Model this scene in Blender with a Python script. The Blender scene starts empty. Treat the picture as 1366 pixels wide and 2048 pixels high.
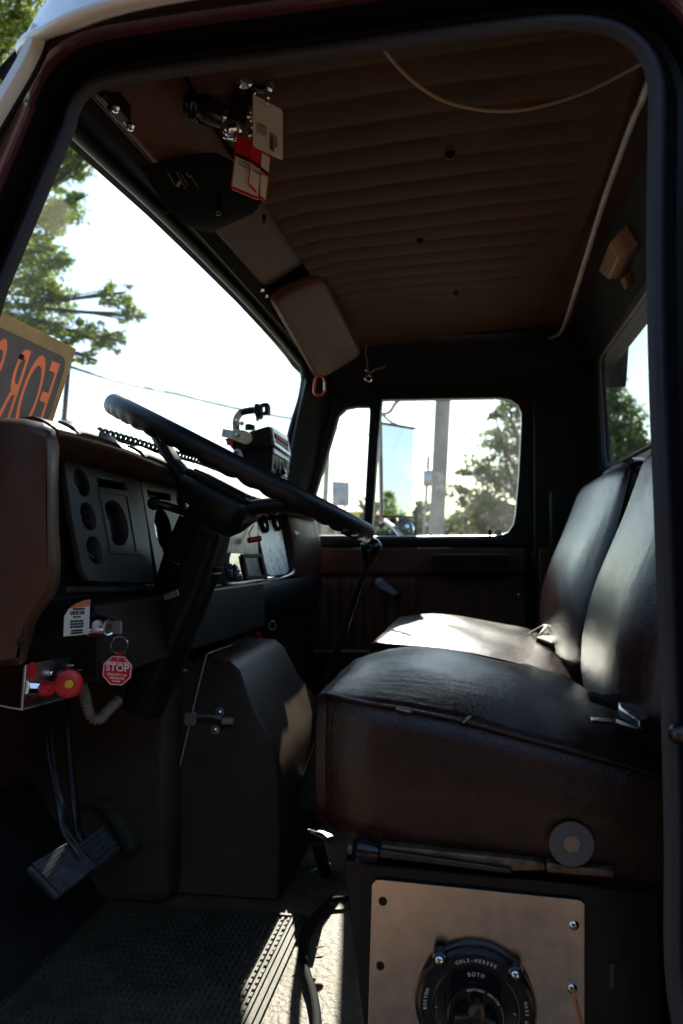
import bpy, bmesh, math, random
from mathutils import Vector, Matrix, Euler
V = Vector
R = math.radians
C = bpy.context.scene.collection
scene = bpy.context.scene

# ------------------------------------------------------------------ camera
FPX = 1640.0
cam_d = bpy.data.cameras.new("camera")
cam = bpy.data.objects.new("camera", cam_d)
C.objects.link(cam)
cam_d.sensor_fit = 'VERTICAL'
cam_d.sensor_height = 36.0
cam_d.sensor_width = 24.0
cam_d.lens = FPX * 36.0 / 2048.0
cam_d.clip_start = 0.02
cam_d.clip_end = 3000.0
cam.location = (0, 0, 0)
cam.rotation_euler = (R(90 + 2.1), 0, R(9.25))
cam_d.dof.use_dof = True
cam_d.dof.focus_distance = 1.12
cam_d.dof.aperture_fstop = 6.3
scene.camera = cam
CR = Euler((R(90 + 2.1), 0, R(9.25))).to_matrix()

# ------------------------------------------------------------------ sky, sun, exposure
SUN_EL, SUN_AZ = 31.5, -5.8          # the sun stands beyond the passenger door, a little ahead of it
world = bpy.data.worlds.new("World")
scene.world = world
world.use_nodes = True
wn = world.node_tree
bgn = wn.nodes["Background"]
sky = wn.nodes.new("ShaderNodeTexSky")
sky.sky_type = 'NISHITA'
sky.sun_disc = False
sky.sun_elevation = R(SUN_EL)
sky.sun_rotation = R(SUN_AZ)
sky.air_density = 1.2
sky.dust_density = 0.35
sky.ozone_density = 2.0
wn.links.new(sky.outputs[0], bgn.inputs[0])
bgn.inputs[1].default_value = 0.115
sd = bpy.data.lights.new("sun", 'SUN')
sd.energy = 4.4
sd.angle = R(0.5)
sd.color = (1.0, 0.91, 0.78)
so = bpy.data.objects.new("sun", sd)
C.objects.link(so)
so.location = (-1, 12, 9)
sdir = V((math.sin(R(SUN_AZ)) * math.cos(R(SUN_EL)), math.cos(R(SUN_AZ)) * math.cos(R(SUN_EL)), math.sin(R(SUN_EL))))
so.rotation_euler = sdir.to_track_quat('Z', 'Y').to_euler()
scene.view_settings.view_transform = 'Standard'
scene.view_settings.look = 'None'
scene.view_settings.gamma = 1.0
scene.view_settings.use_curve_mapping = False
scene.view_settings.exposure = 1.4
scene.cycles.use_denoising = True
scene.cycles.max_bounces = 10
scene.cycles.diffuse_bounces = 5
scene.cycles.transparent_max_bounces = 24
scene.cycles.sample_clamp_indirect = 6.0
scene.cycles.caustics_reflective = False
scene.cycles.caustics_refractive = False

GROUND = -1.75

# ------------------------------------------------------------------ pixel rays -> points at a stated depth
def ray(px, py):
    return CR @ V(((px - 683) / FPX, (1024 - py) / FPX, -1.0))
def W(px, py, Y):
    d = ray(px, py); return d * (Y / d.y)
def WX(px, py, X):
    d = ray(px, py); return d * (X / d.x)
def WZ(px, py, Z):
    d = ray(px, py); return d * (Z / d.z)
def WP(px, py, p0, n):
    d = ray(px, py); return d * (p0.dot(n) / d.dot(n))

# ------------------------------------------------------------------ materials
def mat(name, col, rough=0.5, metal=0.0, bump=None, var=0.0, varscale=12.0, spec=0.5, coat=0.0, aniso=0.0, dirt=None):
    m = bpy.data.materials.new(name)
    m.use_nodes = True
    nt = m.node_tree
    b = nt.nodes["Principled BSDF"]
    b.inputs["Base Color"].default_value = (*col, 1)
    b.inputs["Roughness"].default_value = rough
    b.inputs["Metallic"].default_value = metal
    b.inputs["Specular IOR Level"].default_value = spec
    b.inputs["Coat Weight"].default_value = coat
    b.inputs["Coat Roughness"].default_value = 0.16 if 'seat' in name else 0.08
    b.inputs["Anisotropic"].default_value = aniso
    tc = nt.nodes.new("ShaderNodeTexCoord")
    if var > 0 or dirt:
        n = nt.nodes.new("ShaderNodeTexNoise")
        n.inputs["Scale"].default_value = varscale
        n.inputs["Detail"].default_value = 8
        n.inputs["Roughness"].default_value = 0.65
        nt.links.new(tc.outputs["Object"], n.inputs["Vector"])
        r = nt.nodes.new("ShaderNodeValToRGB")
        dc = dirt or tuple(c * (1 - var) for c in col)
        hc = tuple(min(1, c * (1 + var)) for c in col)
        r.color_ramp.elements[0].position = 0.32
        r.color_ramp.elements[0].color = (*dc, 1)
        r.color_ramp.elements[1].position = 0.68
        r.color_ramp.elements[1].color = (*hc, 1)
        nt.links.new(n.outputs[0], r.inputs[0])
        nt.links.new(r.outputs[0], b.inputs["Base Color"])
        mr = nt.nodes.new("ShaderNodeMapRange")
        mr.inputs[3].default_value = max(0.02, rough - 0.09)
        mr.inputs[4].default_value = min(1, rough + 0.09)
        nt.links.new(n.outputs[0], mr.inputs[0])
        nt.links.new(mr.outputs[0], b.inputs["Roughness"])
    if bump:
        kind, sc, st, dist = bump
        if kind == 'leather':
            t = nt.nodes.new("ShaderNodeTexVoronoi")
            t.inputs["Scale"].default_value = sc
            out = t.outputs["Distance"]
        else:
            t = nt.nodes.new("ShaderNodeTexNoise")
            t.inputs["Scale"].default_value = sc
            t.inputs["Detail"].default_value = 5
            out = t.outputs[0]
        nt.links.new(tc.outputs["Object"], t.inputs["Vector"])
        bp = nt.nodes.new("ShaderNodeBump")
        bp.inputs["Strength"].default_value = st
        bp.inputs["Distance"].default_value = dist
        nt.links.new(out, bp.inputs["Height"])
        nt.links.new(bp.outputs[0], b.inputs["Normal"])
    return m

def glass_mat(name, tint=(0.93, 0.96, 0.95), dust=0.014):
    m = bpy.data.materials.new(name)
    m.use_nodes = True
    nt = m.node_tree
    nt.nodes.clear()
    o = nt.nodes.new("ShaderNodeOutputMaterial")
    t = nt.nodes.new("ShaderNodeBsdfTransparent")
    t.inputs[0].default_value = (*tint, 1)
    g = nt.nodes.new("ShaderNodeBsdfGlossy")
    g.inputs["Roughness"].default_value = 0.02
    lw = nt.nodes.new("ShaderNodeLayerWeight"); lw.inputs[0].default_value = 0.5
    pw = nt.nodes.new("ShaderNodeMath"); pw.operation = 'POWER'; pw.inputs[1].default_value = 4.0
    nt.links.new(lw.outputs["Facing"], pw.inputs[0])
    f = nt.nodes.new("ShaderNodeMath"); f.operation = 'MULTIPLY_ADD'; f.inputs[1].default_value = 0.55; f.inputs[2].default_value = 0.025
    nt.links.new(pw.outputs[0], f.inputs[0])
    mx = nt.nodes.new("ShaderNodeMixShader")
    ds_ = nt.nodes.new("ShaderNodeBsdfTranslucent")       # thin film of road dust
    ds_.inputs[0].default_value = (0.8, 0.8, 0.8, 1)
    md = nt.nodes.new("ShaderNodeMixShader")
    tcg = nt.nodes.new("ShaderNodeTexCoord"); ng = nt.nodes.new("ShaderNodeTexNoise"); ng.inputs["Scale"].default_value = 7; ng.inputs["Detail"].default_value = 7; ng.inputs["Distortion"].default_value = 1.2
    mg = nt.nodes.new("ShaderNodeMapRange"); mg.inputs[1].default_value = .35; mg.inputs[2].default_value = .75; mg.inputs[3].default_value = dust * .45; mg.inputs[4].default_value = dust * 2.2
    nt.links.new(tcg.outputs["Object"], ng.inputs["Vector"]); nt.links.new(ng.outputs[0], mg.inputs[0]); nt.links.new(mg.outputs[0], md.inputs[0])
    nt.links.new(t.outputs[0], md.inputs[1]); nt.links.new(ds_.outputs[0], md.inputs[2])
    nt.links.new(f.outputs[0], mx.inputs[0])
    nt.links.new(md.outputs[0], mx.inputs[1])
    nt.links.new(g.outputs[0], mx.inputs[2])
    nt.links.new(mx.outputs[0], o.inputs[0])
    return m

def leaf_mat(name, c1, c2, c3):
    m = bpy.data.materials.new(name)
    m.use_nodes = True
    nt = m.node_tree
    nt.nodes.clear()
    o = nt.nodes.new("ShaderNodeOutputMaterial")
    geo = nt.nodes.new("ShaderNodeNewGeometry")
    r = nt.nodes.new("ShaderNodeValToRGB")
    r.color_ramp.elements[0].color = (*c1, 1)
    r.color_ramp.elements[1].color = (*c3, 1)
    e = r.color_ramp.elements.new(0.55); e.color = (*c2, 1)
    nt.links.new(geo.outputs["Random Per Island"], r.inputs[0])
    d = nt.nodes.new("ShaderNodeBsdfDiffuse")
    t = nt.nodes.new("ShaderNodeBsdfTranslucent")
    g = nt.nodes.new("ShaderNodeBsdfGlossy")
    g.inputs["Roughness"].default_value = 0.4
    nt.links.new(r.outputs[0], d.inputs[0])
    nt.links.new(r.outputs[0], t.inputs[0])
    m1 = nt.nodes.new("ShaderNodeMixShader"); m1.inputs[0].default_value = 0.68
    m2 = nt.nodes.new("ShaderNodeMixShader"); m2.inputs[0].default_value = 0.05
    nt.links.new(d.outputs[0], m1.inputs[1]); nt.links.new(t.outputs[0], m1.inputs[2])
    nt.links.new(m1.outputs[0], m2.inputs[1]); nt.links.new(g.outputs[0], m2.inputs[2])
    nt.links.new(m2.outputs[0], o.inputs[0])
    return m

def add_creases(m):
    """broad soft undulation and fine drag lines under the grain of the seat vinyl"""
    nt = m.node_tree; b = nt.nodes["Principled BSDF"]
    old = b.inputs["Normal"].links[0].from_node
    tc = nt.nodes.new("ShaderNodeTexCoord")
    n1 = nt.nodes.new("ShaderNodeTexNoise"); n1.inputs["Scale"].default_value = 16; n1.inputs["Detail"].default_value = 3
    mp = nt.nodes.new("ShaderNodeMapping"); mp.inputs["Scale"].default_value = (9, 60, 9)
    n2 = nt.nodes.new("ShaderNodeTexNoise"); n2.inputs["Scale"].default_value = 2.2; n2.inputs["Detail"].default_value = 6
    nt.links.new(tc.outputs["Object"], n1.inputs["Vector"]); nt.links.new(tc.outputs["Object"], mp.inputs[0]); nt.links.new(mp.outputs[0], n2.inputs["Vector"])
    b1 = nt.nodes.new("ShaderNodeBump"); b1.inputs["Strength"].default_value = 0.22; b1.inputs["Distance"].default_value = 0.008
    b2 = nt.nodes.new("ShaderNodeBump"); b2.inputs["Strength"].default_value = 0.40; b2.inputs["Distance"].default_value = 0.002
    nt.links.new(n1.outputs[0], b1.inputs["Height"]); nt.links.new(n2.outputs[0], b2.inputs["Height"])
    nt.links.new(b1.outputs[0], b2.inputs["Normal"]); nt.links.new(b2.outputs[0], old.inputs["Normal"])

M = {}
M['vinyl'] = mat("brown_vinyl", (0.135, 0.058, 0.036), 0.46, spec=0.25, bump=('leather', 900, 0.25, 0.0006), var=0.25)
M['dash'] = mat("dash_vinyl", (0.080, 0.035, 0.022), 0.36, spec=0.4, bump=('leather', 700, 0.25, 0.0006), var=0.18)
M['visor'] = mat("visor_vinyl", (0.125, 0.054, 0.030), 0.40, spec=0.2, bump=('leather', 900, 0.25, 0.0006), var=0.25)
M['seat'] = mat("seat_vinyl", (0.030, 0.0108, 0.0080), 0.23, bump=('leather', 620, 0.5, 0.0008), var=0.4, varscale=7, coat=0.10, spec=0.42)
add_creases(M['seat'])
M['liner'] = mat("headliner_vinyl", (0.095, 0.053, 0.030), 0.6, spec=0.12, bump=('leather', 900, 0.2, 0.0006), var=0.3, varscale=5)
M['black'] = mat("black_plastic", (0.010, 0.009, 0.009), 0.48, spec=0.22, bump=('noise', 300, 0.1, 0.0004), var=0.3)
M['rim'] = mat("wheel_plastic", (0.009, 0.008, 0.010), 0.44, spec=0.4, bump=('noise', 90, 0.06, 0.0006), var=0.3, varscale=20)
M['cloth'] = mat("black_nylon", (0.005, 0.005, 0.006), 0.85, spec=0.2, bump=('noise', 900, 0.4, 0.0006), var=0.3)
M['blackgloss'] = mat("bakelite", (0.008, 0.008, 0.010), 0.16, bump=('noise', 60, 0.04, 0.0006), var=0.2)
M['seal'] = mat("rubber_seal", (0.022, 0.021, 0.028), 0.55, bump=('noise', 500, 0.35, 0.0008), var=0.25)
M['rubber'] = mat("floor_rubber", (0.115, 0.092, 0.062), 0.55, spec=0.25, bump=('noise', 250, 0.4, 0.0015), dirt=(0.045, 0.036, 0.025), varscale=14)
M['floor'] = mat("floor_vinyl", (0.165, 0.122, 0.074), 0.50, spec=0.3, bump=('noise', 110, 0.7, 0.005), var=0.5, varscale=22)
M['panelgrey'] = mat("cluster_grey", (0.050, 0.048, 0.046), 0.42, spec=0.4, bump=('noise', 700, 0.35, 0.0006), var=0.25)
M['gauge'] = mat("gauge_black", (0.006, 0.006, 0.007), 0.5)
M['lens'] = mat("gauge_lens", (0.30, 0.31, 0.33), 0.03, metal=1.0)
M['maroon'] = mat("maroon_paint", (0.085, 0.026, 0.040), 0.25, coat=1.0, var=0.15, bump=('noise', 18, 0.05, 0.001))
M['darkpaint'] = mat("dark_paint", (0.007, 0.006, 0.007), 0.38, spec=0.3, var=0.25)
M['darktrim'] = mat("dark_trim", (0.007, 0.0065, 0.007), 0.5, spec=0.35, var=0.3, bump=('noise', 300, 0.1, 0.0005))
M['white'] = mat("white_paint", (0.78, 0.77, 0.76), 0.35, coat=0.3, dirt=(0.66, 0.63, 0.58), varscale=6)
M['alu'] = mat("aluminium", (0.62, 0.62, 0.62), 0.30, metal=1.0, var=0.12, varscale=30, bump=('noise', 120, 0.08, 0.0005))
M['dullmetal'] = mat("dull_metal", (0.42, 0.40, 0.39), 0.45, metal=1.0, var=0.3, varscale=30)
M['chrome'] = mat("chrome", (0.8, 0.8, 0.82), 0.08, metal=1.0)
M['rust'] = mat("worn_metal", (0.22, 0.16, 0.11), 0.55, metal=0.7, dirt=(0.07, 0.035, 0.02), varscale=60)
M['red'] = mat("red_plastic", (0.55, 0.015, 0.015), 0.35, var=0.1)
M['orange'] = mat("orange_anodised", (0.75, 0.12, 0.03), 0.3, metal=0.3)
M['yellow'] = mat("yellow_plastic", (0.75, 0.45, 0.02), 0.4)
M['card'] = mat("white_card", (0.74, 0.70, 0.66), 0.45, var=0.04)
M['ink'] = mat("black_ink", (0.015, 0.015, 0.018), 0.6)
M['redink'] = mat("red_ink", (0.60, 0.01, 0.015), 0.45)
M['whiteink'] = mat("white_ink", (0.80, 0.80, 0.80), 0.5)
M['creamink'] = mat("cream_ink", (0.62, 0.52, 0.42), 0.5)
M['orangeink'] = mat("orange_ink", (0.70, 0.17, 0.06), 0.5)
M['conduit'] = mat("grey_conduit", (0.22, 0.19, 0.175), 0.5, var=0.15)
M['lamp'] = mat("lamp_lens", (0.50, 0.32, 0.20), 0.35)
M['beige'] = mat("beige_plastic", (0.30, 0.18, 0.12), 0.45)
M['engine'] = mat("engine_cover", (0.090, 0.062, 0.042), 0.46, spec=0.2, bump=('noise', 220, 0.25, 0.001), var=0.3, varscale=8)
M['cord'] = mat("tan_cable", (0.42, 0.32, 0.20), 0.4, bump=('noise', 400, 0.5, 0.001))
M['glass'] = glass_mat("window_glass")
M['header'] = mat('header_trim', (0.006, 0.006, 0.006), 0.7, spec=0.12)
M['zinc'] = mat('zinc_plate', (0.36, 0.37, 0.40), 0.34, metal=0.35, var=0.2, varscale=60)
M['pedal'] = mat('pedal_rubber', (0.11, 0.115, 0.125), 0.5, spec=0.4, dirt=(0.03, 0.03, 0.032), varscale=40)
M['cable'] = mat('cable_rubber', (0.008, 0.008, 0.008), 0.8, spec=0.15)
M['darkmetal'] = mat('dark_metal', (0.06, 0.055, 0.055), 0.4, metal=1.0, var=0.3, varscale=40)
M['mirror'] = mat("mirror_glass", (0.72, 0.74, 0.76), 0.01, metal=1.0)
def sheet(name, col, t=0.5):
    m = bpy.data.materials.new(name); m.use_nodes = True
    nt = m.node_tree; nt.nodes.clear()
    o = nt.nodes.new("ShaderNodeOutputMaterial"); d = nt.nodes.new("ShaderNodeBsdfDiffuse"); tr = nt.nodes.new("ShaderNodeBsdfTranslucent"); mx = nt.nodes.new("ShaderNodeMixShader")
    mx.inputs[0].default_value = t
    tc = nt.nodes.new("ShaderNodeTexCoord"); n = nt.nodes.new("ShaderNodeTexNoise"); n.inputs["Scale"].default_value = 30; n.inputs["Detail"].default_value = 5
    r = nt.nodes.new("ShaderNodeValToRGB"); r.color_ramp.elements[0].position = .3; r.color_ramp.elements[1].position = .7
    r.color_ramp.elements[0].color = (*[c * .86 for c in col], 1); r.color_ramp.elements[1].color = (*[min(1, c * 1.08) for c in col], 1)
    nt.links.new(tc.outputs["Object"], n.inputs["Vector"]); nt.links.new(n.outputs[0], r.inputs[0])
    nt.links.new(r.outputs[0], d.inputs[0]); nt.links.new(r.outputs[0], tr.inputs[0])
    nt.links.new(d.outputs[0], mx.inputs[1]); nt.links.new(tr.outputs[0], mx.inputs[2]); nt.links.new(mx.outputs[0], o.inputs[0])
    return m
M['sheetdark'] = sheet("sign_sheet_grey", (0.125, 0.11, 0.105), .4)
M['sheetorange'] = sheet("sign_sheet_orange", (0.85, 0.22, 0.10), .4)
M['sheetcream'] = sheet("sign_sheet_cream", (0.70, 0.56, 0.36), .4)
M['signdark'] = mat("sign_dark", (0.17, 0.15, 0.145), 0.5, dirt=(0.13, 0.115, 0.11), varscale=25)
M['signcream'] = mat("sign_cream", (0.78, 0.62, 0.40), 0.5, var=0.12)
M['signorange'] = mat("sign_orange", (0.92, 0.25, 0.10), 0.5, var=0.08)
M['wood'] = mat("weathered_pole", (0.40, 0.33, 0.28), 0.8, bump=('noise', 8, 0.4, 0.02), var=0.25, varscale=3)
M['bark'] = mat("bark", (0.085, 0.062, 0.045), 0.9, bump=('noise', 9, 0.7, 0.05), var=0.35, varscale=4)
M['leafA'] = leaf_mat("leaf_lime", (0.10, 0.15, 0.02), (0.22, 0.30, 0.035), (0.42, 0.45, 0.06))
M['leafB'] = leaf_mat("leaf_dark", (0.07, 0.105, 0.04), (0.14, 0.19, 0.06), (0.25, 0.26, 0.08))
M['leafD'] = leaf_mat('leaf_blocker', (0.012, 0.018, 0.008), (0.022, 0.030, 0.012), (0.035, 0.040, 0.018))  # very dark leaf colour, chosen to cut light bounced from the added wood
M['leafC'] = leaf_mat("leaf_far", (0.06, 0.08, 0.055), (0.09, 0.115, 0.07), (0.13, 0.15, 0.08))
M['asphalt'] = mat("asphalt", (0.060, 0.052, 0.045), 0.85, bump=('noise', 60, 0.4, 0.01), var=0.25, varscale=0.8)
M['gravel'] = mat('gravel_lot', (0.21, 0.135, 0.084), 0.9, bump=('noise', 40, 0.6, 0.02), var=0.3, varscale=1.2)
M['grass'] = mat("grass_ground", (0.075, 0.095, 0.03), 0.9, bump=('noise', 30, 0.6, 0.03), var=0.4, varscale=1.5)
M['steel'] = None

# brushed steel plate: fine horizontal scratches, soft reflections
def brushed():
    m = bpy.data.materials.new("brushed_steel"); m.use_nodes = True
    nt = m.node_tree; b = nt.nodes["Principled BSDF"]
    b.inputs["Metallic"].default_value = 1.0
    tc = nt.nodes.new("ShaderNodeTexCoord")
    mp = nt.nodes.new("ShaderNodeMapping"); mp.inputs["Scale"].default_value = (3, 3, 260)
    n = nt.nodes.new("ShaderNodeTexNoise"); n.inputs["Scale"].default_value = 6; n.inputs["Detail"].default_value = 5
    nt.links.new(tc.outputs["Object"], mp.inputs[0]); nt.links.new(mp.outputs[0], n.inputs["Vector"])
    n2 = nt.nodes.new("ShaderNodeTexNoise"); n2.inputs["Scale"].default_value = 55; n2.inputs["Detail"].default_value = 3
    nt.links.new(tc.outputs["Object"], n2.inputs["Vector"])
    r = nt.nodes.new("ShaderNodeValToRGB")
    r.color_ramp.elements[0].position = 0.3; r.color_ramp.elements[0].color = (0.45, 0.405, 0.37, 1)
    r.color_ramp.elements[1].position = 0.7; r.color_ramp.elements[1].color = (0.54, 0.49, 0.455, 1)
    nt.links.new(n2.outputs[0], r.inputs[0]); nt.links.new(r.outputs[0], b.inputs["Base Color"])
    mr = nt.nodes.new("ShaderNodeMapRange"); mr.inputs[3].default_value = 0.17; mr.inputs[4].default_value = 0.27
    nt.links.new(n2.outputs[0], mr.inputs[0]); nt.links.new(mr.outputs[0], b.inputs["Roughness"])
    bp = nt.nodes.new("ShaderNodeBump"); bp.inputs["Strength"].default_value = 0.08; bp.inputs["Distance"].default_value = 0.0005
    nt.links.new(n.outputs[0], bp.inputs["Height"]); nt.links.new(bp.outputs[0], b.inputs["Normal"])
    return m
M['steel'] = brushed()

# ------------------------------------------------------------------ mesh helpers
def thing(name, label, cat, loc, group=None):
    o = bpy.data.objects.new(name, None)
    o.empty_display_size = 0.05
    C.objects.link(o); o.location = loc
    o['label'] = label; o['category'] = cat
    if group: o['group'] = group
    return o
def tag(o, label, cat, group=None, kind=None):
    if label: o['label'] = label
    if cat: o['category'] = cat
    if group: o['group'] = group
    if kind: o['kind'] = kind
    return o
def root_loc(p):
    l = V((0, 0, 0))
    while p is not None:
        l = l + p.location; p = p.parent
    return l
def obj(name, bm, mats, parent=None, smooth=38, bevel=0.0, seg=2, sub=0, origin=None):
    """One mesh object from bm (world coordinates); its origin is moved to its own middle."""
    me = bpy.data.meshes.new(name)
    bmesh.ops.recalc_face_normals(bm, faces=bm.faces)
    if origin is None:
        lo = V((1e9,) * 3); hi = V((-1e9,) * 3)
        for v in bm.verts:
            for i in range(3):
                lo[i] = min(lo[i], v.co[i]); hi[i] = max(hi[i], v.co[i])
        origin = (lo + hi) / 2
    for v in bm.verts: v.co -= origin
    bm.to_mesh(me); bm.free()
    for m in (mats if isinstance(mats, (list, tuple)) else [mats]): me.materials.append(m)
    o = bpy.data.objects.new(name, me); C.objects.link(o)
    if smooth:
        for p in me.polygons: p.use_smooth = True
        me.set_sharp_from_angle(angle=R(smooth))
    if parent:
        o.parent = parent
        o.location = origin - root_loc(parent)
    else:
        o.location = origin
    if bevel:
        md = o.modifiers.new("bevel", 'BEVEL'); md.width = bevel; md.segments = seg; md.limit_method = 'ANGLE'; md.angle_limit = R(35)
        md.harden_normals = False
    if sub:
        md = o.modifiers.new("sub", 'SUBSURF'); md.levels = sub; md.render_levels = sub
    return o
def nb(): return bmesh.new()
def face(bm, vs, mi=0):
    try:
        f = bm.faces.new(vs); f.material_index = mi; return f
    except ValueError:
        return None
def hexa(bm, p, mi=0):
    v = [bm.verts.new(q) for q in p]
    for a in ((0, 1, 2, 3), (4, 7, 6, 5), (0, 4, 5, 1), (1, 5, 6, 2), (2, 6, 7, 3), (3, 7, 4, 0)):
        face(bm, [v[i] for i in a], mi)
def box(bm, c, s, rot=None, mi=0):
    c = V(c); pts = []
    for z in (-.5, .5):
        for x, y in ((-.5, -.5), (.5, -.5), (.5, .5), (-.5, .5)):
            q = V((x * s[0], y * s[1], z * s[2]))
            if rot is not None: q = rot @ q
            pts.append(c + q)
    hexa(bm, pts, mi)
def prism(bm, pts, off, mi=0, off2=None):
    off = V(off); a = [bm.verts.new(V(p)) for p in pts]
    b = [bm.verts.new(V(p) + off) for p in pts]
    n = len(pts)
    face(bm, a, mi); face(bm, list(reversed(b)), mi)
    for i in range(n): face(bm, [a[i], b[i], b[(i + 1) % n], a[(i + 1) % n]], mi)
def loft(bm, rings, cap=True, closed=True, mi=0):
    rs = [[bm.verts.new(V(p)) for p in r] for r in rings]
    n = len(rs[0])
    for i in range(len(rs) - 1):
        for j in range(n if closed else n - 1):
            face(bm, [rs[i][j], rs[i][(j + 1) % n], rs[i + 1][(j + 1) % n], rs[i + 1][j]], mi)
    if cap and closed:
        face(bm, list(reversed(rs[0])), mi); face(bm, rs[-1], mi)
    return rs
def tube(bm, pts, r, n=10, cap=True, mi=0, closed=False, flat=1.0):
    pts = [V(p) for p in pts]; N = len(pts)
    rad = r if isinstance(r, (list, tuple)) else [r] * N
    rings = []; up = None
    for i in range(N):
        if closed: t = pts[(i + 1) % N] - pts[i - 1]
        else: t = pts[min(i + 1, N - 1)] - pts[max(i - 1, 0)]
        if t.length < 1e-9: t = V((0, 0, 1))
        t.normalize()
        if up is None:
            up = V((0, 0, 1)) if abs(t.z) < .9 else V((1, 0, 0))
        s = t.cross(up)
        if s.length < 1e-6: s = t.orthogonal()
        s.normalize(); up = s.cross(t).normalized()
        rings.append([pts[i] + (s * math.cos(2 * math.pi * k / n) + up * flat * math.sin(2 * math.pi * k / n)) * rad[i] for k in range(n)])
    if closed: rings.append(rings[0])
    return loft(bm, rings, cap=cap and not closed, mi=mi)
def frame(axis):
    a = V(axis).normalized()
    x = a.cross(V((0, 0, 1)))
    if x.length < 1e-4: x = V((1, 0, 0))
    x.normalize(); y = x.cross(a)
    # x is to the right when looking against the axis (seen from the tip), y is up
    return -x, y.normalized(), a
def lathe(bm, prof, origin, axis, n=32, mi=0, cap=True):
    x, y, a = frame(axis); o = V(origin)
    rings = [[o + a * h + (x * math.cos(2 * math.pi * k / n) + y * math.sin(2 * math.pi * k / n)) * max(r, 1e-5) for k in range(n)] for r, h in prof]
    return loft(bm, rings, cap=cap, mi=mi)
def cyl(bm, a, b, r, n=16, mi=0):
    a, b = V(a), V(b); d = b - a
    lathe(bm, [(r, 0), (r, d.length)], a, d, n, mi)
def ball(bm, c, r, n=14, mi=0, sc=(1, 1, 1), rot=None):
    c = V(c)
    rings = []
    for i in range(n // 2 + 1):
        th = math.pi * i / (n // 2); rr = max(math.sin(th), 1e-3); z = math.cos(th)
        ring = []
        for k in range(n):
            q = V((rr * math.cos(2 * math.pi * k / n) * sc[0], rr * math.sin(2 * math.pi * k / n) * sc[1], z * sc[2])) * r
            if rot is not None: q = rot @ q
            ring.append(c + q)
        rings.append(ring)
    loft(bm, rings, mi=mi)
def torus(bm, c, axis, Rr, r, n=40, m=10, mi=0):
    x, y, a = frame(axis); c = V(c)
    tube(bm, [c + (x * math.cos(2 * math.pi * k / n) + y * math.sin(2 * math.pi * k / n)) * Rr for k in range(n)], r, m, closed=True, mi=mi)
def grid(bm, f, nu, nv, mi=0):
    vs = [[bm.verts.new(f(i / nu, j / nv)) for j in range(nv + 1)] for i in range(nu + 1)]
    for i in range(nu):
        for j in range(nv):
            face(bm, [vs[i][j], vs[i + 1][j], vs[i + 1][j + 1], vs[i][j + 1]], mi)
    return vs
def lerp(a, b, t): return a + (b - a) * t
def interp(tab, x):
    """piecewise linear through [(x, y..)], smoothed ends clamp"""
    if x <= tab[0][0]: return tab[0][1]
    for (x0, y0), (x1, y1) in zip(tab, tab[1:]):
        if x <= x1:
            t = (x - x0) / (x1 - x0); return y0 + (y1 - y0) * t
    return tab[-1][1]
def catmull(pts, n=6, closed=False):
    pts = [V(p) for p in pts]; N = len(pts); out = []
    rng = range(N if closed else N - 1)
    for i in rng:
        if closed: p0, p1, p2, p3 = pts[i - 1], pts[i], pts[(i + 1) % N], pts[(i + 2) % N]
        else: p0, p1, p2, p3 = pts[max(i - 1, 0)], pts[i], pts[i + 1], pts[min(i + 2, N - 1)]
        for k in range(n):
            t = k / n
            out.append(0.5 * ((2 * p1) + (p2 - p0) * t + (2 * p0 - 5 * p1 + 4 * p2 - p3) * t * t + (3 * p1 - p0 - 3 * p2 + p3) * t ** 3))
    if not closed: out.append(pts[-1])
    return out
def chaikin(pts, it=2):
    for _ in range(it):
        o = []
        for i in range(len(pts)):
            a, b = pts[i], pts[(i + 1) % len(pts)]
            o += [a * .75 + b * .25, a * .25 + b * .75]
        pts = o
    return pts
def from_temp(bm, ob, Mx, mi=0):
    C.objects.link(ob)
    dg = bpy.context.evaluated_depsgraph_get()
    me = bpy.data.meshes.new_from_object(ob.evaluated_get(dg))
    me.transform(Mx)
    n0 = len(bm.faces)
    bm.from_mesh(me)
    bm.faces.ensure_lookup_table()
    for f in bm.faces[n0:]: f.material_index = mi
    bpy.data.meshes.remove(me)
    d = ob.data
    bpy.data.objects.remove(ob)
    bpy.data.curves.remove(d)
def basis(o, x, y):
    """matrix with origin o, local x and y axes (any lengths kept), z = normal"""
    x, y = V(x), V(y); z = x.cross(y).normalized()
    m = Matrix.Identity(4)
    for i in range(3):
        m[i][0] = x[i]; m[i][1] = y[i]; m[i][2] = z[i]; m[i][3] = V(o)[i]
    return m
def plate(bm, outer, holes, thick, Mx, mi=0, bev=0.0):
    """flat plate with holes from 2D outlines"""
    cu = bpy.data.curves.new("tmp", 'CURVE'); cu.dimensions = '2D'; cu.fill_mode = 'BOTH'
    cu.extrude = thick / 2; cu.bevel_depth = bev; cu.bevel_resolution = 1
    for loop in [outer] + list(holes):
        sp = cu.splines.new('POLY'); sp.points.add(len(loop) - 1); sp.use_cyclic_u = True
        for p, q in zip(sp.points, loop): p.co = (q[0], q[1], 0, 1)
    from_temp(bm, bpy.data.objects.new("tmp", cu), Mx, mi)
def text(bm, s, size, Mx, mi=0, align='CENTER', sx=1.0, ext=0.0002, bold=0.0):
    cu = bpy.data.curves.new("tmp", 'FONT'); cu.body = s; cu.size = size; cu.align_x = align; cu.align_y = 'CENTER'
    cu.extrude = ext; cu.offset = bold; cu.resolution_u = 3
    from_temp(bm, bpy.data.objects.new("tmp", cu), Mx @ Matrix.Diagonal((sx, 1, 1, 1)), mi)
def circ(cx, cy, r, n=28, ry=None):
    ry = ry or r
    return [(cx + r * math.cos(2 * math.pi * k / n), cy + ry * math.sin(2 * math.pi * k / n)) for k in range(n)]
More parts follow.
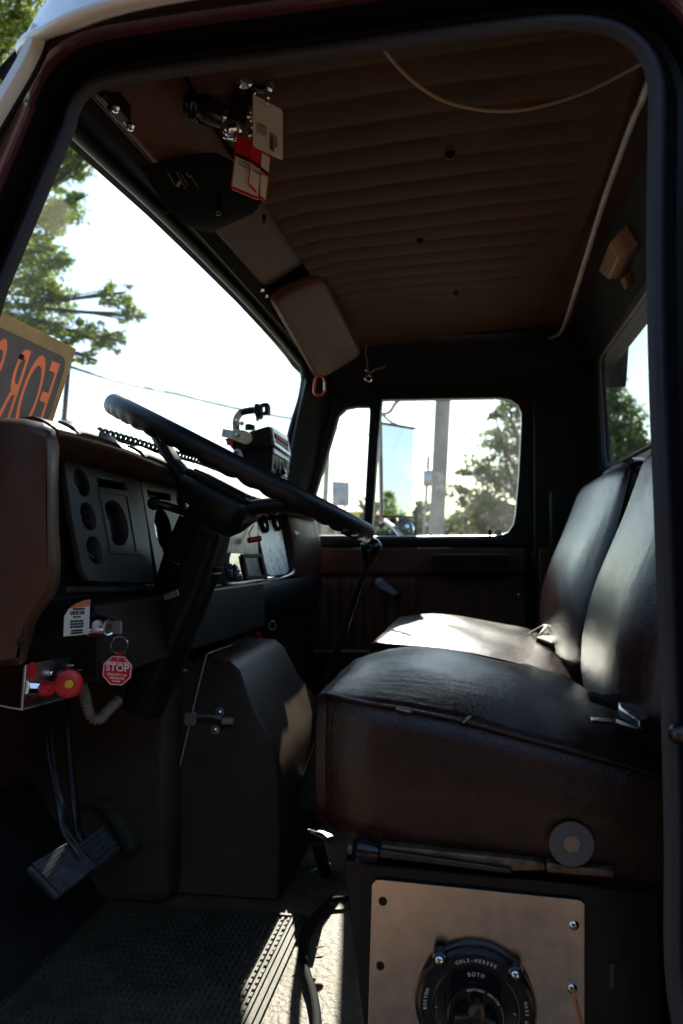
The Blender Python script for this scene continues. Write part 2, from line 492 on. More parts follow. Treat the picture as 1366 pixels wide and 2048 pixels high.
def rrect(x0, y0, x1, y1, r, n=5):
    out = []
    for cx, cy, a in ((x1 - r, y1 - r, 0), (x0 + r, y1 - r, 90), (x0 + r, y0 + r, 180), (x1 - r, y0 + r, 270)):
        for k in range(n + 1):
            t = R(a + 90 * k / n); out.append((cx + r * math.cos(t), cy + r * math.sin(t)))
    return out
# ================================================================== TRUCK CAB (shell)
cab = thing("truck_cab", "maroon truck cab with white roof, black door seal and ribbed brown headliner", "truck cab", (0, 1.6, GROUND))

# --- driver door opening: seal, recess and outer skin swept round the aperture
AY = 0.76
ap_px = [(149, 256), (158, 222), (178, 192), (215, 175), (300, 161), (430, 143), (560, 127), (700, 109), (860, 87), (1025, 67), (1100, 60), (1160, 60), (1215, 70),
         (1258, 95), (1283, 130), (1293, 175), (1293, 240), (1291, 400), (1291, 584), (1296, 800), (1304, 1000), (1312, 1200), (1320, 1450), (1326, 1700), (1332, 2000)]
ap = [W(x, y, AY) for x, y in ap_px]
ap = [V((p.x, AY, p.z)) for p in ap]
ap += [V((.19, AY, -.56)), V((.16, AY, -.61)), V((.08, AY, -.625)), V((-.2, AY, -.625)), V((-.5, AY, -.625)), V((-.60, AY, -.60)), V((-.635, AY, -.55)), V((-.64, AY, -.40)), V((-.63, AY, -.25)), V((-.58, AY, -.08)),
       V((-.52, AY, .04)), W(-45, 718, AY), W(0, 613, AY), W(60, 470, AY), W(110, 350, AY)]
ap = catmull(ap, 5, closed=True)
ap = [V((p.x, AY, p.z)) for p in ap]
def loop_norms(L):
    N = len(L); out = []
    cx = sum((p for p in L), V((0, 0, 0))) / N
    for i in range(N):
        t = L[(i + 2) % N] - L[i - 2]
        n = V((t.z, 0, -t.x)).normalized()
        if n.dot(L[i] - cx) < 0: n = -n
        out.append(n)
    return out
apn = loop_norms(ap)
def ring_at(d, y):
    return [V((p.x + n.x * d, y, p.z + n.z * d)) for p, n in zip(ap, apn)]
bm = nb()
prof = [(.10, .85), (.045, .80), (.010, .775), (.002, .7655), (.006, .761), (.011, .759), (.016, .762), (.019, .768), (.0205, .785)]
loft(bm, [ring_at(d, y) for d, y in prof], cap=False)
obj("door_seal", bm, M['seal'], cab, smooth=60)
bm = nb()
prof = [(.0205, .790), (.030, .793), (.041, .790), (.0425, .770), (.0428, .752), (.0438, .745), (.0455, .7405), (.048, .7385), (.0505, .7392), (.0525, .7415), (.055, .7445), (.060, .7455), (.075, .745)]
rings = [ring_at(d, y) for d, y in prof]
out = []
for p, n in zip(ap, apn):
    dx = .24 if n.x > .55 else .075
    q = V((p.x + n.x * dx, .746, p.z + n.z * (.25 if n.z < -.5 else .075)))
    out.append(q)
rings.append(out)
n0 = len(rings[0])
rs = loft(bm, rings, cap=False)
bm.faces.ensure_lookup_table()
for f in bm.faces:
    # inside the step the metal is plain black, outside it is maroon
    c = f.calc_center_median()
    f.material_index = 0 if c.y > .755 else 1
obj("door_frame", bm, [M['darkpaint'], M['maroon']], cab, smooth=50)
# inner return of the frame so no light slips between skin and lining
bm = nb()
loft(bm, [ring_at(.11, .85), ring_at(.12, .83), ring_at(.06, .79)], cap=False)
obj("frame_lining", bm, M['darktrim'], cab, smooth=50)

# --- A pillar outside: white painted gutter running down from the roof corner
bm = nb()
pa = [W(97, 62, .725), W(70, 130, .725), W(-8, 265, .725), W(-130, 480, .725), W(-240, 690, .725)]
pb = [W(66, 74, .735), W(30, 143, .735), W(-45, 268, .735), W(-166, 480, .735), W(-276, 690, .735)]
rings = []
for a, b in zip(catmull(pa, 5), catmull(pb, 5)):
    m = (a + b) / 2
    rings.append([a + V((-.019, .03, 0)), a, a + V((-.006, -.010, 0)), m + V((0, -.014, .003)), b + V((.003, -.004, 0)), b, b + V((.012, .03, 0))])
loft(bm, rings, cap=True)
obj("a_pillar_gutter", bm, M['white'], cab, smooth=60)
bm = nb()   # black bead along the gap between gutter and maroon
pk = [W(98, 66, .732), W(75, 130, .732), W(-2, 265, .732), W(-122, 480, .732)]
tube(bm, catmull(pk, 5), .0035, 6, flat=1.2)
obj("gap_bead", bm, M['darkpaint'], cab)

# --- roof: domed white shell with a rolled rim
RC = V((-.09, 1.58, 0))
def roof_pt(s, k, zoff=0.0, inset=0.0):
    a, b, e = .450 - inset, .915 - inset, 4.8
    th = 2 * math.pi * k
    c, q = math.cos(th), math.sin(th)
    x = a * math.copysign(abs(c) ** (2 / e), c) * s
    y = b * math.copysign(abs(q) ** (2 / e), q) * s
    Y = RC.y + y; x += RC.x
    zr = .486 + .02 * x + .45 * max(0.0, min(.30, Y - .70)) * max(0.0, min(1.0, (.1 - x) / .4)) + .10 * max(0, min(1, (x + .15) / .3))
    dome = .19 * (1 - s ** 5) ** 0.75
    return V((x, Y, zr + dome + zoff))
NK = 160
bm = nb()
rings = []
for inset, z in ((.030, .10), (.022, .03), (.014, -.001), (.010, -.002), (.004, -.001), (.001, .002), (0, .006), (.002, .010), (.006, .0125)):
    rings.append([roof_pt(1.0, k / NK, z, inset) for k in range(NK)])
for s in (.985, .965, .94, .90, .84, .75, .6, .4, .2, .02):
    rings.append([roof_pt(s, k / NK, .012 - .002 * (1 - s), .007) for k in range(NK)])
loft(bm, rings, cap=False)
obj("roof", bm, M['white'], cab, smooth=70)
bm = nb()   # red pinstripe left under the rim
tube(bm, [W(112, 62, .738), W(140, 52, .738), W(170, 46, .738)], .0022, 6, flat=.6)
obj("pinstripe", bm, M['redink'], cab)

# --- headliner: pleated vinyl running across the cab
def ceil_z(X, Y): return .583 + .055 * (X + .05) - .02 * max(0, (abs(Y - 1.5) - .55)) - .25 * max(0, -.27 - X) ** 1.2
XL, XR = -.335, .262
ribs_to = .176
def liner(u, v):
    X = lerp(XL, XR, u); Y = lerp(.80, 2.30, v)
    z = ceil_z(X, Y)
    Yw = Y + .004 * math.sin(X * 7 + Y * 2.1) + .0009 * math.sin(X * 29 + Y * 9)
    ph = (Yw - .97) / .066
    fade = max(0, min(1, (ribs_to - X) / .012))
    z -= (.0040 * abs(math.sin(math.pi * ph)) ** .55) * fade
    for sx in (.186, .196):
        z += .0022 * math.exp(-((X - sx) / .0022) ** 2)
    z += .0022 * math.sin(X * 13 + 1) * math.sin(Y * 6)
    return V((X, Y, z))
bm = nb()
grid(bm, liner, 110, 330)
hl = obj("headliner", bm, M['liner'], cab, smooth=80)
hl['label'] = "pleated brown vinyl headliner"
for px, py, r in ((900, 312, .008), (840, 479, .0065), (912, 587, .006)):
    p = WZ(px, py, .577); z = ceil_z(p.x, p.y) - .008
    bm = nb()   # push buttons in the liner
    lathe(bm, [(.001, -.004), (r * .6, -.003), (r, 0), (r, .006)], (p.x, p.y, z), (0, 0, 1), 14)
    obj("push_button", bm, M['darkpaint'], hl)
bm = nb()   # slack thread hanging off the liner
tube(bm, catmull([WZ(930, 82, .60), WZ(955, 120, .596), WZ(985, 165, .590), WZ(1010, 193, .589)], 5), .0009, 5)
obj("loose_thread", bm, M['ink'], cab)

# --- front header between windshield and liner, side rails, rear upper slope
def wsX(z): return -.475 - .33 * (.475 - z)
bm = nb()
top = []
wt_px = [(40, 140), (100, 203), (149, 256), (235, 338), (330, 428), (420, 520), (500, 604), (560, 672), (592, 712), (606, 733)]
wt = [WX(x, y, -.478) for x, y in wt_px]
rings = []
for p in wt:
    Y = p.y
    rings.append([p + V((.0, 0, 0)), p + V((.012, 0, .004)), V((-.44, Y, .50)), V((-.40, Y, .530)), V((-.36, Y, .562)), V((-.325, Y, .578)), V((-.325, Y, .605)), V((-.48, Y, .53)), p + V((-.03, 0, .0))])
last = rings[-1]
rings.append([V((q.x, 2.40, min(q.z, .60))) for q in last])
loft(bm, rings)
obj("windshield_header", bm, M['header'], cab, smooth=60)

bm = nb()   # far side rail above the passenger door
sec = [(.435, 2.385), (.455, 2.37), (.49, 2.355), (.53, 2.335), (.562, 2.31), (.575, 2.28), (.615, 2.28), (.615, 2.46), (.50, 2.46)]
rings = [[V((x, y, z)) for z, y in sec] for x in (-.455, -.3, 0, .2, .42)]
loft(bm, rings)
obj("side_rail", bm, M['darktrim'], cab, smooth=60)
bm = nb()   # near side rail above the driver door
sec = [(.545, .80), (.56, .84), (.575, .86), (.62, .86), (.62, .79), (.55, .79)]
rings = [[V((x, y, z + .03 * x)) for z, y in sec] for x in (-.44, -.2, 0, .2, .30)]
loft(bm, rings)
obj("side_rail", bm, M['darktrim'], cab, smooth=60)
bm = nb()   # bright trim moulding along the rear edge of the liner
tp = [WX(1291, 182, .2215), WX(1268, 235, .2215), WX(1240, 310, .2215), WX(1208, 400, .2222), WX(1175, 505, .2235), WX(1150, 585, .2255), WX(1136, 630, .2275), WX(1128, 652, .2275), WX(1118, 668, .222), WX(1100, 676, .205)]
tp = [V((.2215, .82, .588))] + tp
tube(bm, catmull(tp, 5), .0058, 9, flat=.8)
obj("trim_molding", bm, M['dullmetal'], cab, smooth=60)
bm = nb()   # far and front edging of the liner
tube(bm, catmull([W(1100, 676, 2.31), W(1000, 681, 2.31), W(850, 686, 2.31), W(728, 692, 2.31), W(690, 630, 2.05), W(640, 530, 1.7), W(560, 370, 1.3), W(500, 250, 1.1), W(450, 150, .97)], 4), .004, 7, flat=.8)
obj("liner_edging", bm, M['darktrim'], cab)
bm = nb()   # rear slope down to the back window
prism(bm, [V((.235, .80, .640)), V((.302, .80, .530)), V((.318, .80, .481)), V((.38, .80, .481)), V((.38, .80, .66))], (0, 1.60, -.0))
obj("rear_header", bm, M['darktrim'], cab, smooth=60, bevel=.004)

# --- rear wall with its window
def rearX(z): return .322 + .045 * (.48 - z)
bm = nb()
rw = [(.79, -.62), (2.47, -.62), (2.47, .60), (.79, .60)]
hole = [(.98, .185), (2.10, .186), (2.155, .190), (2.19, .205), (2.20, .24), (2.20, .44), (2.19, .466), (2.165, .478), (2.10, .479), (.98, .47), (.94, .45), (.93, .22)]
Mx = Matrix(((0, -.045, 1, rearX(0) + .006), (1, 0, 0, 0), (0, 1, 0, 0), (0, 0, 0, 1)))
plate(bm, rw, [hole], .012, Mx)
obj("rear_wall", bm, M['darktrim'], cab, smooth=30)
bm = nb()   # rubber round the back window
tube(bm, [V((rearX(z) - .002, y, z)) for y, z in hole], .005, 8, closed=True)
rwin = obj("rear_window_frame", bm, M['seal'], cab, smooth=60)
bm = nb()
plate(bm, [(y * 1.0, z) for y, z in hole], [], .004, Matrix.Translation((.004, 0, 0)) @ Mx)
obj("window_glass", bm, M['glass'], rwin, smooth=0)

# --- far A pillar, door pillars
bm = nb()
pp = [((592, 700), 2.33), ((600, 770), 2.33), ((586, 830), 2.33), ((572, 900), 2.33), ((560, 980), 2.33), ((552, 1040), 2.33)]
qq = [(676, 770), (672, 806), (652, 870), (640, 930), (624, 985), (612, 1040)]
rings = []
for ((a, b), Y), (c, d) in zip(pp, qq):
    p, q = W(a, b, Y), W(c, d, Y + .06)
    p.x += .004
    rings.append([p, p + V((.02, -.03, 0)), lerp(p, q, .6) + V((0, -.035, 0)), q + V((0, -.01, 0)), q + V((0, .05, 0)), p + V((0, .08, 0))])
loft(bm, rings)
obj("a_pillar", bm, M['darktrim'], cab, smooth=50)
# far B pillar and rear corner post
bm = nb()
hexa(bm, [V((.158, 2.36, -.62)), V((.362, 2.34, -.62)), V((.362, 2.46, -.62)), V((.158, 2.46, -.62)), V((.165, 2.36, .50)), V((.340, 2.34, .50)), V((.340, 2.46, .50)), V((.165, 2.46, .50))])
prism(bm, [W(1100, 985, 2.30), W(1122, 972, 2.30), W(1190, 975, 2.30), W(1230, 1010, 2.30), W(1230, 1120, 2.30), W(1102, 1120, 2.30)], (0, .05, 0))
obj("b_pillar", bm, M['darktrim'], cab, smooth=40, bevel=.006)
bm = nb()
prism(bm, [W(1078, 1098, 2.34), W(1180, 1098, 2.34), W(1180, 1300, 2.34), W(1078, 1300, 2.34)], (0, .018, 0))
obj("corner_trim", bm, M['vinyl'], cab, smooth=40, bevel=.004)

# --- windshield glass and its rubber
bm = nb()
def wsp(Y, z): return V((wsX(z) - .004, Y, z))
prism(bm, [wsp(.80, .47), wsp(2.36, .49), wsp(2.36, .06), wsp(.80, .06)], (-.004, 0, 0))
obj("windshield", bm, M['glass'], cab, smooth=0)
bm = nb()
tube(bm, catmull([p + V((-.002, 0, -.003)) for p in wt] + [W(607, 760, 2.325), W(600, 800, 2.325), W(586, 845, 2.325), W(572, 900, 2.325)], 4), .0085, 8)
obj("windshield_seal", bm, M['seal'], cab, smooth=60)
bm = nb()   # near A pillar inside face, behind the seal
rings = []
for z in (.50, .40, .30, .2, .1, .0):
    X = wsX(z)
    rings.append([V((X - .01, .77, z)), V((X + .03, .79, z)), V((X + .03, .83, z)), V((X - .01, .85, z)), V((X - .03, .82, z))])
loft(bm, rings)
obj("a_pillar", bm, M['darktrim'], cab, smooth=50)

# --- floor, toe board, firewall, outer body
bm = nb()
box(bm, (-.17, 1.60, -.625), (1.10, 1.66, .05))
obj("floor_pan", bm, M['floor'], cab, smooth=30)
bm = nb()
prism(bm, [V((-.60, .78, -.598)), V((-.80, .78, -.36)), V((-.80, .78, .05)), V((-.86, .78, .05)), V((-.86, .78, -.66)), V((-.60, .78, -.66))], (0, 1.64, 0))
obj("firewall", bm, M['darktrim'], cab, smooth=30)
bm = nb()   # lower body, far skin, back skin
box(bm, (-.22, 1.60, -.80), (1.26, 1.66, .28))
hexa(bm, [V((-.86, 2.44, -.94)), V((.42, 2.44, -.94)), V((.42, 2.48, -.94)), V((-.86, 2.48, -.94)), V((-.86, 2.44, -.66)), V((.42, 2.44, -.66)), V((.42, 2.48, -.66)), V((-.86, 2.48, -.66))])
box(bm, (.425, 1.62, -.40), (.02, 1.72, 1.06))
obj("lower_body", bm, M['maroon'], cab, smooth=30, bevel=.01)
bm = nb()
prism(bm, [V((-.64, .98, .055)), V((-.95, 1.02, .04)), V((-1.55, 1.10, -.02)), V((-1.60, 1.10, -.10)), V((-1.60, 1.10, -.75)), V((-.86, .98, -.75))], (0, 1.24, 0))
obj("hood", bm, M['maroon'], cab, smooth=40, bevel=.04, seg=4)
for yy in (.92, 2.36):
    bm = nb()
    lathe(bm, [(.16, -.12), (.22, -.13), (.40, -.12), (.46, -.08), (.47, 0), (.46, .08), (.40, .12), (.22, .13), (.16, .12)], (-1.25, yy, GROUND + .47), (0, 1, 0), 36)
    w = obj("wheel", bm, M['rubber'], cab)
bm = nb()
for yy in (1.05, 2.2):
    lathe(bm, [(.16, -.2), (.40, -.2), (.47, -.12), (.47, .12), (.40, .2), (.16, .2)], (2.6, yy, GROUND + .47), (0, 1, 0), 36)
    box(bm, (1.0, 1.62 + (yy - 1.62) * .5, -1.0), (4.2, .09, .22))
obj("chassis", bm, M['darkpaint'], cab)

# ================================================================== PASSENGER DOOR
DY = 2.375
door = thing("passenger_door", "closed brown passenger door with vent window, ribbed panel and grab bar beneath the glass", "truck door", (-.15, DY, -.5))
O = W(948, 1085, DY)
def d2(px, py):
    p = W(px, py, DY); return (p.x, p.z)
Mx = Matrix(((1, 0, 0, 0), (0, 0, 1, DY + .02), (0, 1, 0, 0), (0, 0, 0, 1)))
vent = [(690, 815), (712, 811), (738, 811), (741, 818), (741, 830), (736, 920), (731, 1010), (727, 1066), (715, 1073), (600, 1073), (607, 1045), (624, 1000), (645, 930), (666, 860), (674, 830)]
main = [(762, 797), (880, 795), (1000, 793), (1022, 797), (1038, 808), (1045, 825), (1045, 850), (1040, 950), (1033, 1030), (1029, 1050), (1018, 1066), (1000, 1073), (900, 1074), (744, 1075), (741, 1070), (746, 1000), (754, 880)]
ventp = [d2(*p) for p in vent]; mainp = [d2(*p) for p in main]
outer = [d2(560, 1100), d2(560, 1040), d2(640, 800), d2(672, 768), d2(1078, 762), d2(1078, 1100)]
bm = nb()
plate(bm, outer, [ventp, mainp], .034, Mx, bev=.003)
obj("window_frame", bm, M['darktrim'], door, smooth=40)
for nm, loop in (("vent_glass", ventp), ("window_glass", mainp)):
    bm = nb()
    plate(bm, loop, [], .004, Matrix.Translation((0, .008, 0)) @ Mx)
    obj(nm, bm, M['glass'], door, smooth=0)
    bm = nb()
    tube(bm, [V((x, DY + .012, z)) for x, z in loop], .0045, 7, closed=True)
    obj("window_channel", bm, M['alu'] if nm == "window_glass" else M['seal'], door, smooth=60)
bm = nb()   # capped ledge under the window
prism(bm, [W(600, 1076, DY - .01), W(1052, 1076, DY - .01), W(1052, 1092, DY - .01), W(600, 1092, DY - .01)], (0, .05, 0))
obj("window_ledge", bm, M['darktrim'], door, smooth=40, bevel=.004)
bm = nb()   # padded upper band
prism(bm, [W(560, 1095, DY - .012), W(1052, 1095, DY - .012), W(1052, 1148, DY - .012), W(560, 1150, DY - .012)], (0, .035, 0))
obj("upper_pad", bm, M['vinyl'], door, smooth=50, bevel=.008, seg=3)
bm = nb()   # pleated lower panel
pL, pR = W(540, 1400, DY).x, W(1052, 1400, DY).x
zb, zt = W(800, 1305, DY).z, W(800, 1150, DY).z
plx = W(800, 1200, DY).x
def pleat(u, v):
    X = lerp(pL, pR, u); z = lerp(zb, zt, v)
    amp = 1.0 if X < W(830, 1200, DY).x else .12
    pr = .0120 * abs(math.sin(math.pi * (X + .02) / .034)) ** .6 * amp
    ed = min(1, (zt - z) / .02, (z - zb) / .02)
    return V((X, DY - pr * max(0, ed) + .004, z))
grid(bm, pleat, 190, 12)
box(bm, ((pL + pR) / 2, DY + .02, (zb + zt) / 2), (pR - pL, .026, zt - zb))
obj("door_panel", bm, M['vinyl'], door, smooth=70)
bm = nb()   # lower kick section and door skin
box(bm, ((pL + pR) / 2, DY + .02, (zb - .62) / 2), (pR - pL, .03, zb + .62))
box(bm, ((pL + pR) / 2 , DY + .075, -.31), (pR - pL + .2, .02, .60))
obj("kick_panel", bm, M['darktrim'], door, smooth=30)
bm = nb()
prism(bm, [W(600, 1299, DY - .012), W(1060, 1300, DY - .012), W(1060, 1306, DY - .012), W(600, 1305, DY - .012)], (0, .02, 0))
obj("trim_strip", bm, M['dullmetal'], door, smooth=30)
bm = nb()   # grab bar / armrest
prism(bm, [W(864, 1108, DY - .055), W(1016, 1108, DY - .055), W(1018, 1114, DY - .055), W(1014, 1150, DY - .055), W(866, 1148, DY - .055), W(861, 1114, DY - .055)], (0, .05, 0))
ar = obj("armrest", bm, M['black'], door, smooth=40, bevel=.007, seg=3)
for px in (886, 990):
    bm = nb(); p = W(px, 1127, DY - .056); lathe(bm, [(.006, 0), (.006, .004), (.003, .002)], p, (0, -1, 0), 12)
    obj("screw", bm, M['darkpaint'], ar)
bm = nb()   # window crank
c0, c1 = W(760, 1166, DY - .02), W(796, 1190, DY - .035)
lathe(bm, [(.012, 0), (.016, .006), (.014, .016), (.008, .02)], c0 + V((0, .008, 0)), (0, -1, 0), 18)
dd = (c1 - c0); side = V((-dd.z, 0, dd.x)).normalized()
prism(bm, [c0 + side * .014 + V((0, -.012, 0)), c1 + side * .006 + V((0, -.006, 0)), c1 - side * .006 + V((0, -.006, 0)), c0 - side * .014 + V((0, -.012, 0))], (0, .008, 0))
cr = obj("window_crank", bm, M['zinc'], door, smooth=40, bevel=.002)
bm = nb()
lathe(bm, [(.005, 0), (.010, .006), (.011, .018), (.006, .026)], c1 + V((.003, 0, -.003)), (0, -1, 0), 14)
obj("crank_knob", bm, M['black'], cr)
bm = nb()   # lock button
p = W(980, 1076, DY); q = W(980, 1062, DY)
lathe(bm, [(.003, 0), (.003, .010), (.0055, .013), (.006, .02), (.003, .024)], p, (0, 0, 1), 12)
obj("lock_button", bm, M['black'], door)
bm = nb()
p = W(996, 1072, DY)
prism(bm, [W(990, 1062, DY + .02), W(1003, 1060, DY + .02), W(1003, 1073, DY + .02), W(990, 1073, DY + .02)], (0, .004, 0))
obj("glass_clip", bm, M['whiteink'], door)
p = W(1038, 1190, DY - .004)
bm = nb(); lathe(bm, [(.004, 0), (.003, .003), (.001, .004)], p, (0, -1, 0), 10)
obj("screw", bm, M['chrome'], door)

# ================================================================== DOME LAMP, SUN VISORS
dl = thing("dome_lamp", "rectangular beige dome lamp with switch tab above the rear window", "lamp", (.30, 1.66, .55))
# on the rear slope: surface from (.255,.64) to (.325,.545)
sn = V((-.110, 0, -.067)).normalized(); sdn = V((.07, 0, -.095)).normalized()
def slope_pt(px, py, off=0.0): return WP(px, py, V((.2685, 1.6, .585)), sn) + sn * off
def hull_box(bm, quad, h0, h1, inset, mi=0):
    a = [slope_pt(*q) for q in quad]; c = sum(a, V((0, 0, 0))) / 4
    lo = [p + sn * h0 for p in a]; hi = [lerp(p, c, inset) + sn * h1 for p in a]
    hexa(bm, lo + hi, mi)
quad = [(1219, 528), (1253, 447), (1281, 492), (1249, 553)]
bm = nb(); hull_box(bm, quad, -.002, .022, .12)
obj("lamp_housing", bm, M['beige'], dl, bevel=.004)
bm = nb(); hull_box(bm, [lerp(V((*a, 0)), V((1249, 505, 0)), .16)[:2] for a in quad], .020, .036, .15)
obj("lamp_lens", bm, M['lamp'], dl, bevel=.004)
bm = nb(); hull_box(bm, [(1252, 548), (1262, 542), (1272, 566), (1262, 574)], -.002, .016, .15)
obj("lamp_switch", bm, M['beige'], dl, bevel=.002)

def visor(name, label, quad, th, clip_px, m):
    """quad: front-near, front-far, rear-far, rear-near as points; a padded panel with rounded corners"""
    t = thing(name, label, "sun visor", tuple(sum(quad, V((0, 0, 0))) / 4), "sun visors along the windshield header")
    a, b, c, d = quad
    def P(u, v): return lerp(lerp(a, b, u), lerp(d, c, u), v)
    n = (b - a).cross(d - a).normalized()
    if n.z > 0: n = -n
    loop = []
    for x, y in rrect(0, 0, 1, 1, .14, 6):
        loop.append((x if not (x < .14 or x > .86) else (x if x > .5 else x), y))
    L = (b - a).length; Hh = (d - a).length
    loop = [(x / L, y / Hh) for x, y in rrect(0, 0, L, Hh, .036, 7)]
    bm = nb(); rings = []
    for ins, h in ((0.03, -th * .9), (.004, -th * .6), (0, 0), (.004, th * .6), (.012, th * .85), (.05, th * 1.0), (.10, th * 1.0)):
        rings.append([P(lerp(u, .5, ins / .5 * 1.0), lerp(v, .5, ins / .5 * 1.0)) + n * h for u, v in loop])
    loft(bm, rings)
    obj("visor_panel", bm, m, t, smooth=60)
    bm = nb()
    tube(bm, [P(u, v) + n * .001 for u, v in loop], .0028, 6, closed=True)
    obj("piping", bm, m, t, smooth=60)
    return t, P, n
vq = [WX(150, 150, -.425), WX(527, 573, -.425), W(627, 506, 1.63), W(400, 30, .90)]
v1, VP1, vn1 = visor("sun_visor", "long driver sun visor carrying the black pouch", vq, .011, None, M['visor'])
vq2 = [WX(536, 588, -.415), WX(634, 757, -.425), W(722, 706, 2.17), W(640, 542, 1.67)]
v2, VP2, vn2 = visor("sun_visor", "far brown sun visor with orange carabiner at its tip", vq2, .011, None, M['visor'])
# hinge clips
def clip(px, py, X, par):
    p = WX(px, py, X); bm = nb()
    box(bm, p, (.016, .030, .020)); cyl(bm, p + V((-.004, -.035, -.002)), p + V((-.004, .035, 0)), .005, 10)
    c = obj("hinge_clip", bm, M['black'], par, bevel=.003)
    for yy in (-.02, .02):
        bm = nb(); ball(bm, p + V((.005, yy, -.012)), .005, 8); obj("clip_screw", bm, M['chrome'], c)
clip(524, 574, -.428, v1)
clip(238, 215, -.39, v1)
# chrome hook at the near hinge
bm = nb(); torus(bm, W(226, 210, .93), (.5, -.7, .2), .013, .004, 20, 8)
obj("hinge_hook", bm, M['chrome'], v1)
# ================================================================== DASHBOARD
dash = thing("dashboard", "brown padded dashboard with grey instrument clusters and open centre stack", "dashboard", (-.5, 1.6, 0))
bm = nb()   # padded driver-end pillar of the dash
ep = [(-150, 838), (-60, 826), (0, 823), (50, 825), (88, 834), (112, 850), (119, 880), (117, 960), (118, 1060), (122, 1120), (121, 1165), (111, 1195), (92, 1222), (74, 1250), (62, 1300), (52, 1334), (40, 1343), (-150, 1348)]
PY = .800
a = [W(x, y, PY) for x, y in ep]
rings = []
c = sum(a, V((0, 0, 0))) / len(a)
N_ = len(a)
nrm2 = []
for i in range(N_):                      # inward normals of the outline
    t = a[(i + 1) % N_] - a[i - 1]; n_ = V((-t.z, 0, t.x)).normalized()
    if n_.dot(c - a[i]) < 0: n_ = -n_
    nrm2.append(n_)
for dy, ins in ((.085, .0), (.050, .0), (.034, .001), (.021, .004), (.012, .007), (.006, .0095), (.002, .0125), (.0, .0145)):
    rings.append([p + V((-.016 * (dy > .06), dy, 0)) + n_ * ins + V((p.x * max(0, dy) / PY, 0, 0)) for p, n_ in zip(a, nrm2)])
loft(bm, rings)
bmesh.ops.triangulate(bm, faces=[f for f in bm.faces if len(f.verts) > 8])
o = obj("end_pad", bm, M['dash'], dash, smooth=60)
bm = nb(); p = WX(47, 1284, -.47); p = W(47, 1284, PY - .001)
lathe(bm, [(.006, 0), (.006, .003), (.002, .002)], p, (0, -1, 0), 12)
obj("screw", bm, M['darkpaint'], o)

lip = [(118, 861, -.455), (160, 871, -.458), (250, 899, -.46), (350, 940, -.46), (420, 967, -.46), (500, 996, -.46), (545, 1010, -.452), (580, 1021, -.44), (615, 1028, -.43), (640, 1035, -.425)]
LP = catmull([WX(*q) for q in lip], 5)
bm = nb()
rings = []
for p in LP:
    Y = p.y; q = lambda x, z: p + V((x, 0, z))
    rings.append([q(-.06, -.010), q(-.02, -.0095), q(-.006, -.008), q(-.001, -.005), q(0, -.001), q(-.003, .003), q(-.012, .009), q(-.022, .014), q(-.032, .017), q(-.05, .015), V((-.62, Y, p.z - .02)), V((-.64, Y, p.z - .10)), V((-.60, Y, p.z - .06))])
loft(bm, rings)
obj("dash_top", bm, M['dash'], dash, smooth=60)
for x0, x1, dz in ((157, 243, 0), (290, 345, 0)):   # grey raised caps on the brow
    bm = nb(); rings = []
    for k in range(13):
        t = k / 12
        px = lerp(x0, x1, t); s = (1 - abs(2 * t - 1) ** 6)
        p = WX(px, interp([(q[0], q[1]) for q in lip], px), -.459)
        pts = [(-.004, .000), (.001, .004 * s + .001), (-.006, .010 + .005 * s), (-.016, .015 + .005 * s), (-.026, .018 + .003 * s), (-.028, .008)]
        rings.append([p + V((x, 0, z)) for x, z in pts])
    # drop duplicate rings
    rr = [rings[0]]
    for r in rings[1:]:
        if (r[0] - rr[-1][0]).length > 1e-4: rr.append(r)
    loft(bm, rr)
    obj("brow_cap", bm, M['panelgrey'], dash, smooth=60)

# cavity behind the clusters, lower sills
bm = nb()
prism(bm, [V((-.535, .94, .12)), V((-.53, .94, -.075)), V((-.455, .94, -.075)), V((-.450, .94, -.170)), V((-.475, .94, -.172)), V((-.60, .94, -.10)), V((-.60, .94, .12))], (0, .80, -.012))
obj("cluster_housing", bm, M['black'], dash, smooth=30, bevel=.004)
bm = nb()
prism(bm, [W(118, 1184, 1.0), W(250, 1182, 1.13), W(306, 1177, 1.22), W(306, 1169, 1.22), W(250, 1173, 1.13), W(118, 1172, 1.0)], (.004, 0, 0))
obj("chrome_strip", bm, M['dullmetal'], dash, smooth=30, bevel=.001)

